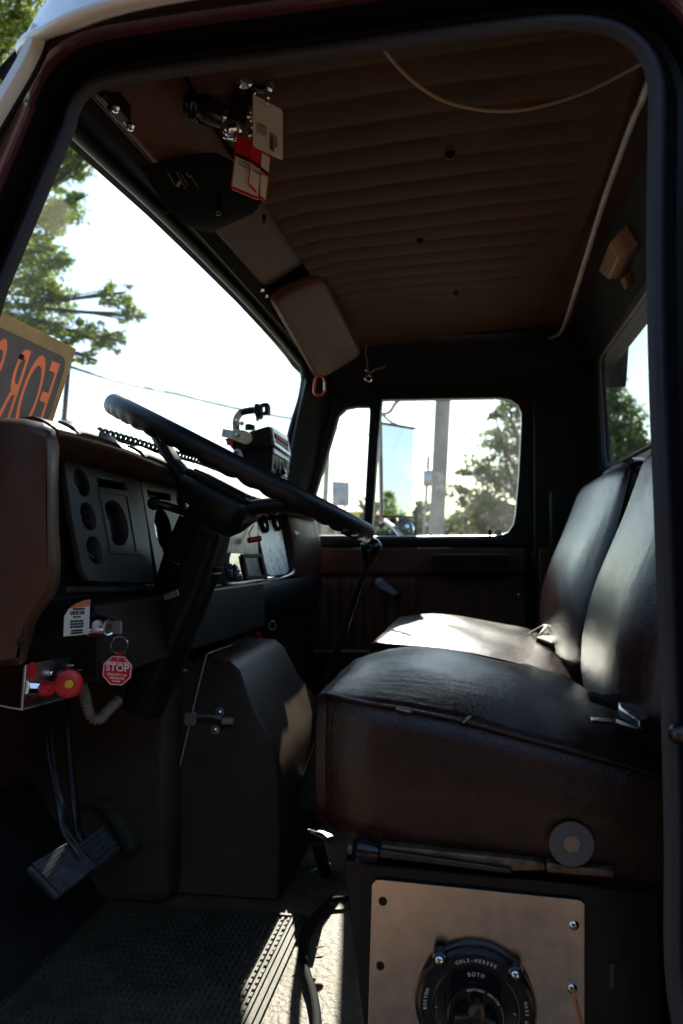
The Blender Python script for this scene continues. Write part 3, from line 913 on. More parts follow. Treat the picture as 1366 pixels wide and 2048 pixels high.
def plane(p0, p1, p2):
    """p0 corner, p1 along x, p2 along y -> matrix, mapper px->2d"""
    x = (p1 - p0).normalized(); n = x.cross(p2 - p0).normalized(); y = n.cross(x)
    Mx = basis(p0, x, y)
    def f(px, py):
        q = WP(px, py, p0, n) - p0
        return (q.dot(x), q.dot(y))
    return Mx, f, n, x, y
def cluster(c_bl, c_br, c_tl, outline, rounds, windows, recess=None):
    Mx, f, n, x, y = plane(c_bl, c_br, c_tl)
    bm = nb()
    holes = []
    for px, py, r in rounds:
        u, v = f(px, py); holes.append(circ(u, v, r, 30))
    for w in windows: holes.append([f(*q) for q in w])
    plate(bm, [f(*q) for q in outline], holes, .006, Mx, bev=.0015)
    P = obj("instrument_panel", bm, M['panelgrey'], dash, smooth=40)
    for px, py, r in rounds:
        u, v = f(px, py); c = Mx @ V((u, v, -.003))
        bm = nb()
        lathe(bm, [(r * 1.0, .002), (r * .96, -.012), (r * .95, -.020), (.001, -.0205)], c, n, 30, cap=False)
        obj("gauge_well", bm, M['gauge'], P)
        bm = nb(); lathe(bm, [(r * .95, -.0085), (r * .95, -.0065), (r * .5, -.0060), (.001, -.0058)], c, n, 30, cap=False)
        obj("gauge_lens", bm, M['lens'], P)
        ang = R(200 + 37 * (px % 5)); dx_ = (Mx.to_3x3() @ V((math.cos(ang), math.sin(ang), 0))).normalized(); ex_ = dx_.cross(n)
        bm = nb(); cc_ = Mx @ V((u, v, -.003)) - n * .0045
        prism(bm, [cc_ - dx_ * r * .2 + ex_ * .0010, cc_ + dx_ * r * .75 + ex_ * .0004, cc_ + dx_ * r * .75 - ex_ * .0004, cc_ - dx_ * r * .2 - ex_ * .0010], n * .0006)
        obj("needle", bm, M['conduit'], P, smooth=0)
    for w in windows:
        bm = nb(); q = [Mx @ V((*f(*a), -.012)) for a in w]
        prism(bm, q, n * .002); obj("window_lens", bm, M['lens'], P, smooth=0)
    return P, Mx, f, n
p_bl, p_tl, p_tr = W(168, 1161, 1.0), W(124, 926, 1.0), W(273, 963, 1.205)
nn = (p_tr - p_tl).cross(p_tl - p_bl)
p_br = WP(301, 1163, p_bl, nn)
P1, MX1, f1, n1 = cluster(p_bl, p_br, p_tl, [(124, 930), (128, 924), (200, 942), (271, 961), (275, 967), (290, 1060), (302, 1158), (298, 1165), (200, 1163), (172, 1160), (160, 1140), (140, 1040)],
        [(158, 966, .0205), (171, 1034, .0205), (183.5, 1102, .0205), (227, 1047, .0345)],
        [[(187, 954), (247, 966), (251, 984), (190, 976)]])
bm = nb()   # raised square frame round the big dial
fr = [f1(*q) for q in ((191, 979), (254, 990), (276, 1112), (216, 1108))]
fi = [f1(*q) for q in ((197, 986), (248, 994), (267, 1106), (219, 1102))]
plate(bm, fr, [fi], .003, MX1 @ Matrix.Translation((0, 0, .0035)), bev=.0008)
obj("dial_frame", bm, M['panelgrey'], P1, smooth=30)
for q in ((175, 946), (211, 1136), (274, 1024), (263, 978)):
    bm = nb(); u, v = f1(*q); lathe(bm, [(.0035, -.002), (.0035, .0035), (.001, .003)], MX1 @ V((u, v, .001)), n1, 10)
    obj("panel_screw", bm, M['gauge'], P1)
q_bl, q_tl = W(306, 1161, 1.215), W(277, 961, 1.215)
q_tr = W(371, 985, 1.42)
nn2 = (q_tr - q_tl).cross(q_tl - q_bl)
q_br = WP(395, 1160, q_bl, nn2)
P2, MX2, f2, n2_ = cluster(q_bl, q_br, q_tl, [(277, 965), (281, 960), (330, 972), (368, 983), (374, 990), (386, 1070), (396, 1158), (392, 1163), (316, 1163), (311, 1158)],
        [(354, 1001, .014), (322, 1060, .036)], [[(288, 977), (337, 988), (338, 1004), (291, 996)]])

# centre stack: worn metal plates, two small gauges, loose wiring, chrome sill
bm = nb()
Mx, f, n, ux, uy = plane(W(534, 1152, 1.83), W(576, 1147, 2.02), W(512, 1062, 1.83))
plate(bm, [f(*q) for q in ((513, 1062), (515, 1040), (560, 1043), (562, 1070), (575, 1140), (570, 1148), (540, 1152), (532, 1148))], [], .005, Mx, bev=.001)
st = obj("stack_plate", bm, M['dullmetal'], dash, smooth=30)
for px, py in ((537, 1102), (558, 1100), (540, 1121), (554, 1119), (544, 1138), (557, 1137), (568, 1131)):
    bm = nb(); u, v = f(px, py); lathe(bm, [(.0024, -.002), (.0024, .0015), (.0005, .001)], Mx @ V((u, v, .0025)), n, 8)
    obj("screw", bm, M['gauge'], st)
for px, py, r, lensm in ((522, 1050, .0185, 'gauge'), (547, 1047, .0185, 'whiteink')):
    bm = nb(); u, v = f(px, py); c = Mx @ V((u, v, .0))
    lathe(bm, [(r * 1.1, 0), (r * 1.2, .010), (r * 1.05, .014), (r * .92, .012), (r * .9, .006)], c, n, 26)
    g = obj("gauge", bm, M['black'], dash)
    bm = nb(); lathe(bm, [(r * .9, .008), (r * .6, .0098), (.001, .0105)], c, n, 26, cap=False)
    obj("gauge_lens", bm, M['lens'] if lensm == 'gauge' else M['alu'], g)
bm = nb()
Mx, f, n, ux, uy = plane(W(455, 1160, 1.62), W(527, 1156, 1.83), W(455, 1060, 1.62))
plate(bm, [f(*q) for q in ((440, 1060), (512, 1045), (514, 1108), (440, 1104))], [], .004, Mx, bev=.001)
plate(bm, [f(*q) for q in ((480, 1113), (515, 1112), (524, 1154), (487, 1154))], [], .006, Mx, bev=.001)
obj("stack_plate", bm, M['dullmetal'], dash, smooth=30)
bm = nb()
plate(bm, [f(*q) for q in ((478, 1109), (517, 1108), (528, 1158), (484, 1158))], [[f(*q) for q in ((482, 1114), (514, 1113), (522, 1152), (489, 1152))]], .006, Mx @ Matrix.Translation((0, 0, .006)), bev=.001)
obj("stack_frame", bm, M['black'], dash, smooth=30)
bm = nb()
for k, (px, py) in enumerate(((462, 1148), (470, 1140), (458, 1138), (474, 1152))):
    c = W(px, py, 1.6); box(bm, c, (.012, .02, .016), Euler((k * .7, k * .4, k)).to_matrix())
obj("loose_connector", bm, M['dullmetal'], dash, bevel=.002)
bm = nb()
tube(bm, catmull([W(452, 1168, 1.55), W(490, 1165, 1.70), W(528, 1161, 1.84), W(556, 1157, 1.95), W(582, 1147, 2.06), W(586, 1138, 2.08)], 5), .0042, 8, flat=.7)
obj("chrome_strip", bm, M['alu'], dash, smooth=60)
bm = nb()   # red rocker with yellow lead
cyl(bm, W(497, 1081, 1.70), W(521, 1077, 1.72), .0065, 10)
rk = obj("red_switch", bm, M['red'], dash)
bm = nb(); tube(bm, catmull([W(503, 1079, 1.71), W(498, 1068, 1.72), W(503, 1058, 1.73), W(508, 1050, 1.74)], 4), .0016, 6)
obj("yellow_lead", bm, M['yellow'], dash)
# stack surround and passenger pad
bm = nb()
sec = [(566, 1018, 2.03), (576, 1040, 2.05), (583, 1070, 2.07), (587, 1100, 2.08), (588, 1130, 2.08), (584, 1152, 2.07)]
far_ = [(620, 1026, 2.24), (632, 1040, 2.27), (640, 1075, 2.29), (644, 1110, 2.29), (642, 1140, 2.29), (634, 1160, 2.28)]
rings = []
for a, b in zip(sec, far_):
    p, q = W(*a), W(*b); m = lerp(p, q, .5) + V((.006, 0, 0))
    rings.append([p + V((-.06, 0, 0)), p + V((-.004, -.002, 0)), p + V((.002, .004, 0)), m, q + V((.002, -.008, 0)), q, q + V((-.06, .012, 0))])
loft(bm, rings)
obj("passenger_pad", bm, M['dash'], dash, smooth=60)
bm = nb()
prism(bm, [W(617, 1034, 2.225), W(622, 1034, 2.235), W(638, 1118, 2.27), W(631, 1119, 2.255)], (.006, -.003, 0))
obj("vent_slot", bm, M['gauge'], dash, smooth=0)
bm = nb()
rings = []
for px, py, Y in ((430, 1168, 1.5), (520, 1166, 1.80), (586, 1156, 2.06), (640, 1150, 2.29)):
    p = W(px, py, Y)
    rings.append([p + V((-.07, 0, .0)), p + V((0, 0, -.001)), p + V((.006, 0, -.015)), p + V((.004, 0, -.05)), p + V((-.01, 0, -.085 - .015 * (Y - 1.5))), p + V((-.05, 0, -.11)), p + V((-.10, 0, -.11))])
loft(bm, rings)
obj("lower_dash", bm, M['black'], dash, smooth=50)
bm = nb(); torus(bm, WX(545, 1251, -.48), (1, -.8, .1), .010, .002, 22, 8)
obj("cable_eyelet", bm, M['dullmetal'], dash)
bm = nb()   # side kick panel under the far dash, wiring bundle
prism(bm, [V((-.46, 2.22, -.10)), V((-.46, 2.33, -.10)), V((-.46, 2.33, -.60)), V((-.46, 2.22, -.60))], (-.3, 0, 0))
obj("kick_panel", bm, M['darktrim'], dash, smooth=30)
bm = nb()
random.seed(4)
for k in range(7):
    y = 1.05 + .16 * k
    tube(bm, catmull([V((-.52, y, -.12)), V((-.50, y + .05, -.19 - .03 * random.random())), V((-.54, y + .12, -.21)), V((-.60, y + .16, -.14))], 5), .004, 6)
obj("wiring_loom", bm, M['black'], dash)

# ------------------------------------------------------------------ stickers and writing on the dash
Lx = -.4485
def sticker(name, label, quad, mats):
    pass
stk = nb()
s_bl, s_br, s_tl = WX(127, 1273, Lx), WX(177.5, 1268, Lx), WX(129, 1204, Lx)
Mx, f, n, ux, uy = plane(s_bl, s_br, s_tl)
if n.x < 0: n = -n
w_ = (s_br - s_bl).length
outl = [(127, 1273), (177.5, 1268), (180, 1199), (166, 1201), (150, 1208), (137, 1219), (129, 1232)]
plate(stk, [f(*q) for q in outl], [], .0006, Mx)
wl = tag(obj("warning_sticker", stk, M['card'], None, smooth=0), "white warning sticker with orange top and ALARM MUST SOUND print below the instrument cluster", "sticker")
bm = nb()
plate(bm, [f(*q) for q in ((136.5, 1217.5), (179, 1211.5), (180, 1199), (166, 1201), (150, 1208))], [], .0008, Mx @ Matrix.Translation((0, 0, .0004)))
obj("header_band", bm, M['orangeink'], wl, smooth=0)
bm = nb()
def stx(s, px, py, size, sx=1.0, bold=0.0):
    u, v = f(px, py)
    text(bm, s, size, Mx @ Matrix.Translation((u, v, .0005)), 0, 'CENTER', sx, .0002, 0)
stx("WARNING", 163, 1208, .0062, .9, .0002)
stx("THIS VEHICLE IS EQUIPPED WITH A BACK-UP ALARM", 157, 1218, .0030, .40, .00005)
stx("ALARM MUST SOUND", 154, 1226, .0068, .52, .00008)
stx("WHEN BACKING", 153, 1234, .0030, .8, .00005)
for k, s in enumerate(("FAILURE TO MAINTAIN A CLEAR VIEW", "IN THE DIRECTION OF TRAVEL COULD", "RESULT IN SERIOUS INJURY OR DEATH")):
    stx(s, 153, 1242.5 + 5.6 * k, .0036, .5, .0001)
for k, s in enumerate(("THE OPERATOR IS RESPONSIBLE FOR", "THE SAFE OPERATION OF THIS VEHICLE")):
    stx(s, 153, 1261 + 5 * k, .0033, .5, .00008)
obj("lettering", bm, M['ink'], wl, smooth=0)
# small sticker on the passenger pad
bm = nb()
Mx2, ff, nx, _, _ = plane(W(583, 1072, 2.085), W(591, 1070, 2.115), W(575, 1036, 2.085))
plate(bm, [ff(*q) for q in ((576, 1036), (585, 1033), (592, 1068), (584, 1072))], [], .0008, Mx2 @ Matrix.Translation((0, 0, .010)))
ps = tag(obj("dash_sticker", bm, M['card'], None, smooth=0), "small white and red sticker on the passenger dash pad", "sticker")
bm = nb(); plate(bm, [ff(*q) for q in ((577.5, 1041), (585, 1039), (587, 1049), (580, 1051))], [], .0008, Mx2 @ Matrix.Translation((0, 0, .0106)))
obj("red_print", bm, M['redink'], ps, smooth=0)
bm = nb(); plate(bm, [ff(*q) for q in ((585, 1073), (592, 1071), (593, 1075), (586, 1077))], [], .0008, Mx2 @ Matrix.Translation((0, 0, .0106)))
obj("black_print", bm, M['ink'], ps, smooth=0)

# ================================================================== STEERING COLUMN AND WHEEL
YS = 1.22
e0, e1 = W(236, 810, YS), W(750, 1074, YS)
wc = (e0 + e1) / 2; wx = (e1 - e0).normalized(); pv = (wc - wx * wc.dot(wx)).normalized(); wy = lerp(V((0, 1, 0)), pv, .94); wy = (wy - wx * wy.dot(wx)).normalized(); wax = wy.cross(wx).normalized()   # axis
if wax.z < 0: wax = -wax
RO = (e1 - e0).length / 2 - .018
wheel = thing("steering_wheel", "large black two-spoke steering wheel with finger-grip rim", "steering wheel", tuple(wc))
bm = nb(); n = 200; m = 18
rings = []
for k in range(n):
    a = 2 * math.pi * k / n
    rad = wx * math.cos(a) + wy * math.sin(a); c = wc + rad * RO
    ring = []
    for j in range(m):
        b = 2 * math.pi * j / m
        g = max(0, -math.sin(b) * .8 + .15 * -math.cos(b))          # underside
        bump = .0060 * abs(math.sin(a * 22)) ** .7 * g
        r = .0156 - .0012 + (bump - .002 * g)
        ring.append(c + (rad * math.cos(b) + wax * math.sin(b)) * r)
    rings.append(ring)
rings.append(rings[0])
loft(bm, rings, cap=False)
obj("rim", bm, M['rim'], wheel, smooth=80)
hub = wc - wax * .058 - wx * .012
for s in (-1, 1):
    bm = nb(); rings = []
    prof_s = ((0.0, -.004, .040, .018), (.12, .004, .036, .016), (.25, .024, .030, .0135), (.40, .042, .026, .012), (.6, .052, .023, .010), (.8, .056, .022, .009), (1.0, .058, .024, .009)) if s > 0 else ((0.0, -.004, .040, .018), (.2, .000, .036, .016), (.38, .014, .030, .0135), (.55, .034, .026, .012), (.70, .050, .023, .010), (.85, .056, .022, .009), (1.0, .058, .024, .009))
    for t, h, hw, th in prof_s:
        c = hub + wx * s * lerp(.02, RO + .012 * s, t) + wax * h
        rings.append([c + wy * (hw * math.cos(2 * math.pi * k / 14)) + wax * (th * math.sin(2 * math.pi * k / 14)) for k in range(14)])
    loft(bm, rings)
    obj("spoke", bm, M['rim'], wheel, smooth=60)
bm = nb()   # hub shell
rings = []
for h, a_, b_ in ((-.045, .040, .042), (-.030, .052, .052), (-.008, .062, .060), (.006, .062, .060), (.012, .058, .056)):
    rings.append([hub + wax * h + wx * (a_ * math.copysign(abs(math.cos(t)) ** .6, math.cos(t))) + wy * (b_ * math.copysign(abs(math.sin(t)) ** .6, math.sin(t))) for t in [2 * math.pi * k / 28 for k in range(28)]])
loft(bm, rings)
obj("hub", bm, M['rim'], wheel, smooth=50)
bm = nb()   # horn pad: ribbed rectangular cap
hx = basis(hub + wax * .012, wx, wy)
zz = V((0, 0, 1)) if hx.to_3x3() @ V((0, 0, 1)) @ wax > 0 else V((0, 0, -1))
def hb(c, s): 
    pts = []
    for z in (-.5, .5):
        for x, y in ((-.5, -.5), (.5, -.5), (.5, .5), (-.5, .5)):
            pts.append(hub + wx * (c[0] + x * s[0]) + wy * (c[1] + y * s[1]) + wax * (c[2] + z * s[2]))
    hexa(bm, pts)
hb((0, 0, .017), (.105, .098, .012))
obj("horn_pad", bm, M['black'], wheel, smooth=40, bevel=.005, seg=3)
for yy in (-.03, 0, .03):
    bm = nb(); hb((0, yy, .0245), (.090, .014, .004)); obj("pad_rib", bm, M['black'], wheel, smooth=40, bevel=.0015)

col = thing("steering_column", "thick black steering column with turn signal lever and shroud", "steering column", tuple(hub - wax * .2))
ctop = hub - wax * .045; cbot = W(285, 1420, 1.24)
cd = (cbot - ctop)
bm = nb()
rings = []
sx_ = cd.normalized(); side1 = wy; side2 = sx_.cross(side1).normalized()
for t, a_, b_ in ((0, .040, .040), (.10, .043, .043), (.17, .044, .044), (.171, .047, .047), (.19, .047, .047), (.20, .044, .044), (.45, .041, .043), (.75, .036, .04), (1.0, .030, .036)):
    c = ctop + cd * t
    rings.append([c + side1 * (b_ * math.copysign(abs(math.cos(u)) ** .7, math.cos(u))) + side2 * (a_ * math.copysign(abs(math.sin(u)) ** .7, math.sin(u))) for u in [2 * math.pi * k / 28 for k in range(28)]])
loft(bm, rings)
obj("column_jacket", bm, M['black'], col, smooth=50)
bm = nb()   # squarish lower shroud
g0, g1 = W(372, 1068, 1.20), W(232, 1400, 1.21)
prism(bm, [W(392, 1035, 1.165), W(440, 1060, 1.165), W(400, 1180, 1.165), W(305, 1390, 1.165), W(255, 1400, 1.165), W(330, 1190, 1.165)], (0, .07, 0))
obj("lower_shroud", bm, M['black'], col, smooth=50, bevel=.012, seg=3)
bm = nb(); torus(bm, ctop + cd * .20, sx_, .0455, .0014, 36, 6)
obj("trim_ring", bm, M['dullmetal'], col)
bm = nb()   # turn signal lever
lp = catmull([W(408, 1032, 1.19), W(375, 1026, 1.16), W(340, 1014, 1.13), W(306, 1006, 1.12)], 5)
tube(bm, lp, [.0075 + .001 * k / len(lp) for k in range(len(lp))], 12, flat=.75)
lv = obj("signal_lever", bm, M['blackgloss'], col)
bm = nb(); ball(bm, W(308, 1007, 1.12), .0098, 14); obj("lever_tip", bm, M['black'], lv)
bm = nb(); ball(bm, W(374, 1012, 1.16), .005, 10); obj("hazard_knob", bm, M['chrome'], col)
bm = nb(); box(bm, W(343, 1190, 1.162), (.024, .004, .010), Euler((0, R(-20), 0)).to_matrix()); obj("tilt_catch", bm, M['dullmetal'], col, bevel=.001)

# ================================================================== FOR SALE sign leaning on the windshield
def wsn(px, py, off=.012):
    n_ = V((1, 0, .33)).normalized(); return WP(px, py, V((wsX(.2) + off, 1, .2)), V((1, 0, -.33)).normalized())
sg = thing("for_sale_sign", "FOR SALE sign of grey card with cream edge, seen from behind with mirrored orange letters", "sign", tuple(wsn(60, 740)))
s_tr, s_tl, s_br = wsn(152, 698), wsn(0, 622), wsn(107, 836)
xs = (s_tl - s_tr).normalized()            # toward the driver's side, i.e. the sign's left as read from outside is at s_tr
Wd, Hd = .46, .30
dn = (s_br - s_tr); dn = (dn - xs * dn.dot(xs)).normalized()
nrm = xs.cross(dn); 
if nrm.x < 0: nrm = -nrm
Mx = basis(s_tr, xs, -dn)                  # x from the F toward the S, y up
zsign = 1 if (Mx.to_3x3() @ V((0, 0, 1))).dot(nrm) > 0 else -1
fld = rrect(.013, -Hd + .013, Wd - .013, -.017, .016)
bm = nb(); plate(bm, [(0, 0), (Wd, 0), (Wd, -Hd), (0, -Hd)], [fld], .0006, Mx)
obj("sign_border", bm, M['sheetcream'], sg, smooth=0)
# outlines of the words, so the letters show through the printed sheet
fc = bpy.data.curves.new("tmp", 'FONT'); fc.body = "FOR SALE"; fc.size = .150; fc.align_x = 'LEFT'; fc.align_y = 'CENTER'; fc.offset = .0075; fc.resolution_u = 4
fo = bpy.data.objects.new("tmp", fc); C.objects.link(fo)
for o_ in bpy.context.view_layer.objects: o_.select_set(False)
bpy.context.view_layer.objects.active = fo; fo.select_set(True)
bpy.ops.object.convert(target='CURVE')
from mathutils.geometry import interpolate_bezier
loops = []
for sp_ in fo.data.splines:
    bp = sp_.bezier_points; L_ = []
    for i in range(len(bp)):
        p_, q_ = bp[i], bp[(i + 1) % len(bp)]
        L_ += [(v.x * .37 + .022, v.y - .085) for v in interpolate_bezier(p_.co, p_.handle_right, q_.handle_left, q_.co, 6)[:-1]]
    loops.append(L_)
bpy.data.objects.remove(fo)
def flat_sheet(outer, holes):
    """a printed sheet: one flat surface"""
    cu = bpy.data.curves.new("tmp", 'CURVE'); cu.dimensions = '2D'; cu.fill_mode = 'BOTH'
    for loop in ([outer] if outer else []) + list(holes):
        sp = cu.splines.new('POLY'); sp.points.add(len(loop) - 1); sp.use_cyclic_u = True
        for p, q in zip(sp.points, loop): p.co = (q[0], q[1], 0, 1)
    bm = nb(); from_temp(bm, bpy.data.objects.new("tmp", cu), Mx); return bm
obj("dark_field", flat_sheet(fld, loops), M['sheetdark'], sg, smooth=0)
obj("lettering", flat_sheet(None, loops), M['sheetorange'], sg, smooth=0)
bm = nb(); u = wsn(40, 713); lathe(bm, [(.0035, -.001), (.0035, .002), (.001, .002)], u + nrm * .002, nrm, 10)
obj("grommet", bm, M['ink'], sg)

# ================================================================== switch box on the far end of the dash
dv = thing("switch_box", "black radio and switch box bolted to the dash top beside the far windshield pillar", "switch box", tuple(W(520, 900, 1.9)))
def wbox(bm, tl, tr, bl, br, Yl, Yr, depth, mi=0):
    a = [W(*bl, Yl), W(*br, Yr), W(*tr, Yr), W(*tl, Yl)]
    d = V(depth); hexa(bm, a + [p + d for p in a], mi)
bm = nb()
dep = W(573, 874, 1.97) - W(538, 851, 1.80)
wbox(bm, (448, 878), (538, 851), (470, 905), (544, 891), 1.79, 1.80, dep)
b1 = obj("upper_box", bm, M['black'], dv, smooth=30, bevel=.003)
bm = nb()
wbox(bm, (478, 904), (547, 893), (488, 938), (543, 943), 1.80, 1.81, dep * .9)
obj("lower_box", bm, M['black'], dv, smooth=30, bevel=.002)
bm = nb()   # white bezel with the row of red rockers on the right face
fA, fB, fC, fD = W(540, 853, 1.803), W(572, 873, 1.963), W(579, 914, 1.963), W(546, 890, 1.803)
def onf(u, v, off=0.0):
    n_ = (fB - fA).cross(fD - fA).normalized()
    if n_.x < 0: n_ = -n_
    return lerp(lerp(fA, fB, u), lerp(fD, fC, u), v) + n_ * off
def fquad(bm, u0, u1, v0, v1, o0, o1):
    lo = [onf(u, v, o0) for u, v in ((u0, v0), (u1, v0), (u1, v1), (u0, v1))]
    hi = [onf(u, v, o1) for u, v in ((u0, v0), (u1, v0), (u1, v1), (u0, v1))]
    hexa(bm, lo + hi)
fquad(bm, .02, .99, .02, .26, .001, .004); fquad(bm, .02, .99, .82, .98, .001, .004); fquad(bm, .02, .07, .30, .80, .001, .004); fquad(bm, .93, .99, .30, .80, .001, .004)
obj("bezel", bm, M['alu'], dv, smooth=0)
for k in range(6):
    u = .12 + .135 * k
    bm = nb(); fquad(bm, u, u + .09, .34, .54, .002, .007); r1 = obj("rocker_switch", bm, M['redink'], dv, smooth=0, bevel=.001)
    bm = nb(); fquad(bm, u + .01, u + .07, .60, .76, .002, .005); obj("switch_legend", bm, M['whiteink'], r1, smooth=0)
    bm = nb(); fquad(bm, u + .01, u + .06, .285, .33, .002, .0045); obj("switch_lamp", bm, M['whiteink'], r1, smooth=0)
bm = nb()   # grey tray and plugs beneath the bezel
lo = W(549, 895, 1.805)
prism(bm, [W(548, 896, 1.81), W(578, 916, 1.96), W(580, 924, 1.96), W(549, 906, 1.81)], (-.02, 0, 0))
obj("tray", bm, M['dullmetal'], dv, smooth=0, bevel=.001)
for px, py, px2, py2, Y in ((548, 915, 551, 938, 1.84), (556, 920, 558, 948, 1.87), (563, 925, 565, 945, 1.9), (553, 950, 572, 942, 1.88)):
    bm = nb(); cyl(bm, W(px, py, Y), W(px2, py2, Y), .0055, 10); obj("cable_plug", bm, M['blackgloss'], dv)
bm = nb(); prism(bm, [W(569, 918, 1.93), W(572, 918, 1.93), W(577, 945, 1.93), W(573, 946, 1.93)], (0, .006, 0)); obj("white_lead", bm, M['whiteink'], dv)
bm = nb()
prism(bm, [W(540, 944, 1.86), W(573, 946, 1.95), W(575, 955, 1.95), W(530, 958, 1.86)], (-.05, 0, 0)); obj("base_plate", bm, M['dullmetal'], dv)
bm = nb()   # bent arm with clamp and open ring
arm = catmull([W(473, 862, 1.86), W(472, 845, 1.86), W(476, 832, 1.86), W(486, 824, 1.86), W(508, 820, 1.86)], 6)
tube(bm, arm, .0085, 12)
obj("bent_arm", bm, M['black'], dv, smooth=60)
for px, py in ((474, 843), (484, 847)):
    bm = nb(); lathe(bm, [(.0055, 0), (.0055, .003), (.002, .004)], W(px, py, 1.849), (0, -1, 0), 12); obj("arm_screw", bm, M['alu'], dv)
bm = nb(); prism(bm, [W(508, 808, 1.845), W(513, 806, 1.845), W(520, 808, 1.845), W(521, 832, 1.845), W(517, 836, 1.845), W(512, 836, 1.845), W(508, 826, 1.845)], (0, .03, 0)); obj("arm_clamp", bm, M['black'], dv, bevel=.002)
bm = nb(); cyl(bm, W(515, 834, 1.86), W(515, 842, 1.86), .0042, 10); obj("clamp_pin", bm, M['dullmetal'], dv)
bm = nb()
for q in (((521, 807), (534, 805), (534, 811), (521, 812)), ((521, 829), (534, 828), (534, 823), (521, 824)), ((526, 804), (536, 808), (537, 820), (536, 829), (526, 828), (529, 822), (529, 811))):
    prism(bm, [W(*a, 1.85) for a in q], (0, .022, 0))
obj("ring_clamp", bm, M['black'], dv, smooth=30)
bm = nb(); wbox(bm, (468, 857), (494, 862), (461, 877), (488, 888), 1.775, 1.775, (0, .006, 0)); tp_ = obj("tan_bracket", bm, M['signcream'], dv, bevel=.0012)
bm = nb(); prism(bm, [W(486, 860, 1.772), W(488.5, 860.5, 1.772), W(483, 885, 1.772), W(480.5, 884.5, 1.772)], (0, .004, 0)); obj("red_stripe", bm, M['redink'], tp_, smooth=0)
bm = nb(); lathe(bm, [(.0055, 0), (.0055, .004), (.002, .005)], W(475, 871, 1.776), (0, -1, 0), 12); obj("bracket_bolt", bm, M['alu'], tp_)
bm = nb(); lathe(bm, [(.014, -.004), (.014, .006), (.006, .007)], W(492, 876, 1.776), (0, -1, 0), 18); kb = obj("tan_knob", bm, M['signcream'], dv)
bm = nb(); wbox(bm, (445, 857), (467, 861), (442, 873), (463, 878), 1.782, 1.778, (0, .006, 0)); obj("grey_bracket", bm, M['alu'], dv, bevel=.001)
bm = nb(); wbox(bm, (453, 879), (465, 881), (453, 890), (464, 892), 1.786, 1.784, (0, .004, 0)); obj("red_label", bm, M['redink'], dv, smooth=0)
bm = nb(); prism(bm, [W(466, 903, 1.78), W(470, 898, 1.78), W(477, 898, 1.78), W(482, 903, 1.78), W(489, 924, 1.78), W(464, 910, 1.78)], (0, .005, 0)); wp = obj("white_bracket", bm, M['card'], dv, bevel=.001)
bm = nb(); lathe(bm, [(.0035, 0), (.0035, .003)], W(473, 905, 1.779), (0, -1, 0), 10); obj("bracket_hole", bm, M['ink'], wp)
bm = nb(); lathe(bm, [(.012, 0), (.012, .012), (.009, .014)], W(500, 860, 1.86), (0, 0, 1), 14); obj("top_knob", bm, M['black'], dv)

# coiled cord along the dash ridge
cc = [WX(196, 864, -.485), WX(260, 881, -.485), WX(330, 903, -.485), WX(395, 921, -.485), WX(440, 938, -.485), WX(470, 950, -.485)]
cl = catmull(cc, 60)
bm = nb(); pts = []
L = 0.0
for i, p in enumerate(cl):
    if i: L += (p - cl[i - 1]).length
    t = cl[min(i + 1, len(cl) - 1)] - cl[max(i - 1, 0)]; t.normalize()
    s = t.cross(V((0, 0, 1))).normalized(); u = s.cross(t)
    a = 2 * math.pi * L / .0165
    pts.append(p + (s * math.cos(a) + u * math.sin(a)) * .0050)
tube(bm, pts, .0022, 6)
tag(obj("coiled_cord", bm, M['blackgloss'], None, smooth=60), "black coiled cord lying along the dash top behind the steering wheel", "cord")

# ================================================================== bracket with red buttons under the dash
br = thing("control_bracket", "bent aluminium bracket with red push knob and red cap under the dash end", "control panel", tuple(WX(100, 1365, -.485)))
BX = -.487
def bxp(px, py, off=0.0): return WX(px, py, BX) + V((off, 0, 0))
bm = nb()
prism(bm, [bxp(52, 1330), bxp(157, 1310), bxp(158, 1388), bxp(45, 1418)], (-.003, 0, 0))
prism(bm, [bxp(45, 1418), bxp(158, 1388), bxp(158, 1388) + V((-.03, 0, .004)), bxp(45, 1418) + V((-.03, 0, .004))], (0, 0, -.002))
obj("bracket_plate", bm, M['alu'], br, smooth=30, bevel=.0006)
bax = V((.62, -.78, -.05)).normalized()
bc = bxp(138, 1368) * .955
bm = nb(); lathe(bm, [(.0162, -.012), (.0168, -.006), (.0162, 0), (.013, .002), (.006, .0022), (.0055, .0005)], bc, bax, 30)
rb = obj("red_knob", bm, M['red'], br, smooth=50)
bm = nb(); lathe(bm, [(.0052, -.001), (.0050, .0012), (.001, .002)], bc, bax, 18); obj("yellow_insert", bm, M['yellow'], rb)
bm = nb(); cyl(bm, bc - bax * .012, bxp(122, 1350), .009, 14); obj("knob_stem", bm, M['black'], rb)
bm = nb(); ball(bm, bxp(128, 1342, .014), .009, 12, sc=(1, 1.6, .8)); obj("valve_body", bm, M['blackgloss'], br)
c_ = bxp(63, 1377)
bm = nb(); cyl(bm, bxp(52, 1375, .0), bxp(68, 1376, .008), .0075, 8); nut = obj("cap_nut", bm, M['chrome'], br)
bm = nb(); lathe(bm, [(.0085, 0), (.0088, .003), (.0084, .012), (.006, .016), (.001, .0165)], bxp(69, 1376, .008), (.9, -.35, 0), 20); obj("red_cap", bm, M['red'], nut)
bm = nb(); lathe(bm, [(.009, .0003), (.009, .0008)], bxp(63, 1340), (1, 0, 0), 20); obj("red_dot", bm, M['redink'], br, smooth=0)
for px, py in ((97, 1346), (145, 1332), (104, 1368)):
    bm = nb(); ball(bm, bxp(px, py, .002), .0042, 10); obj("screw", bm, M['chrome'], br)

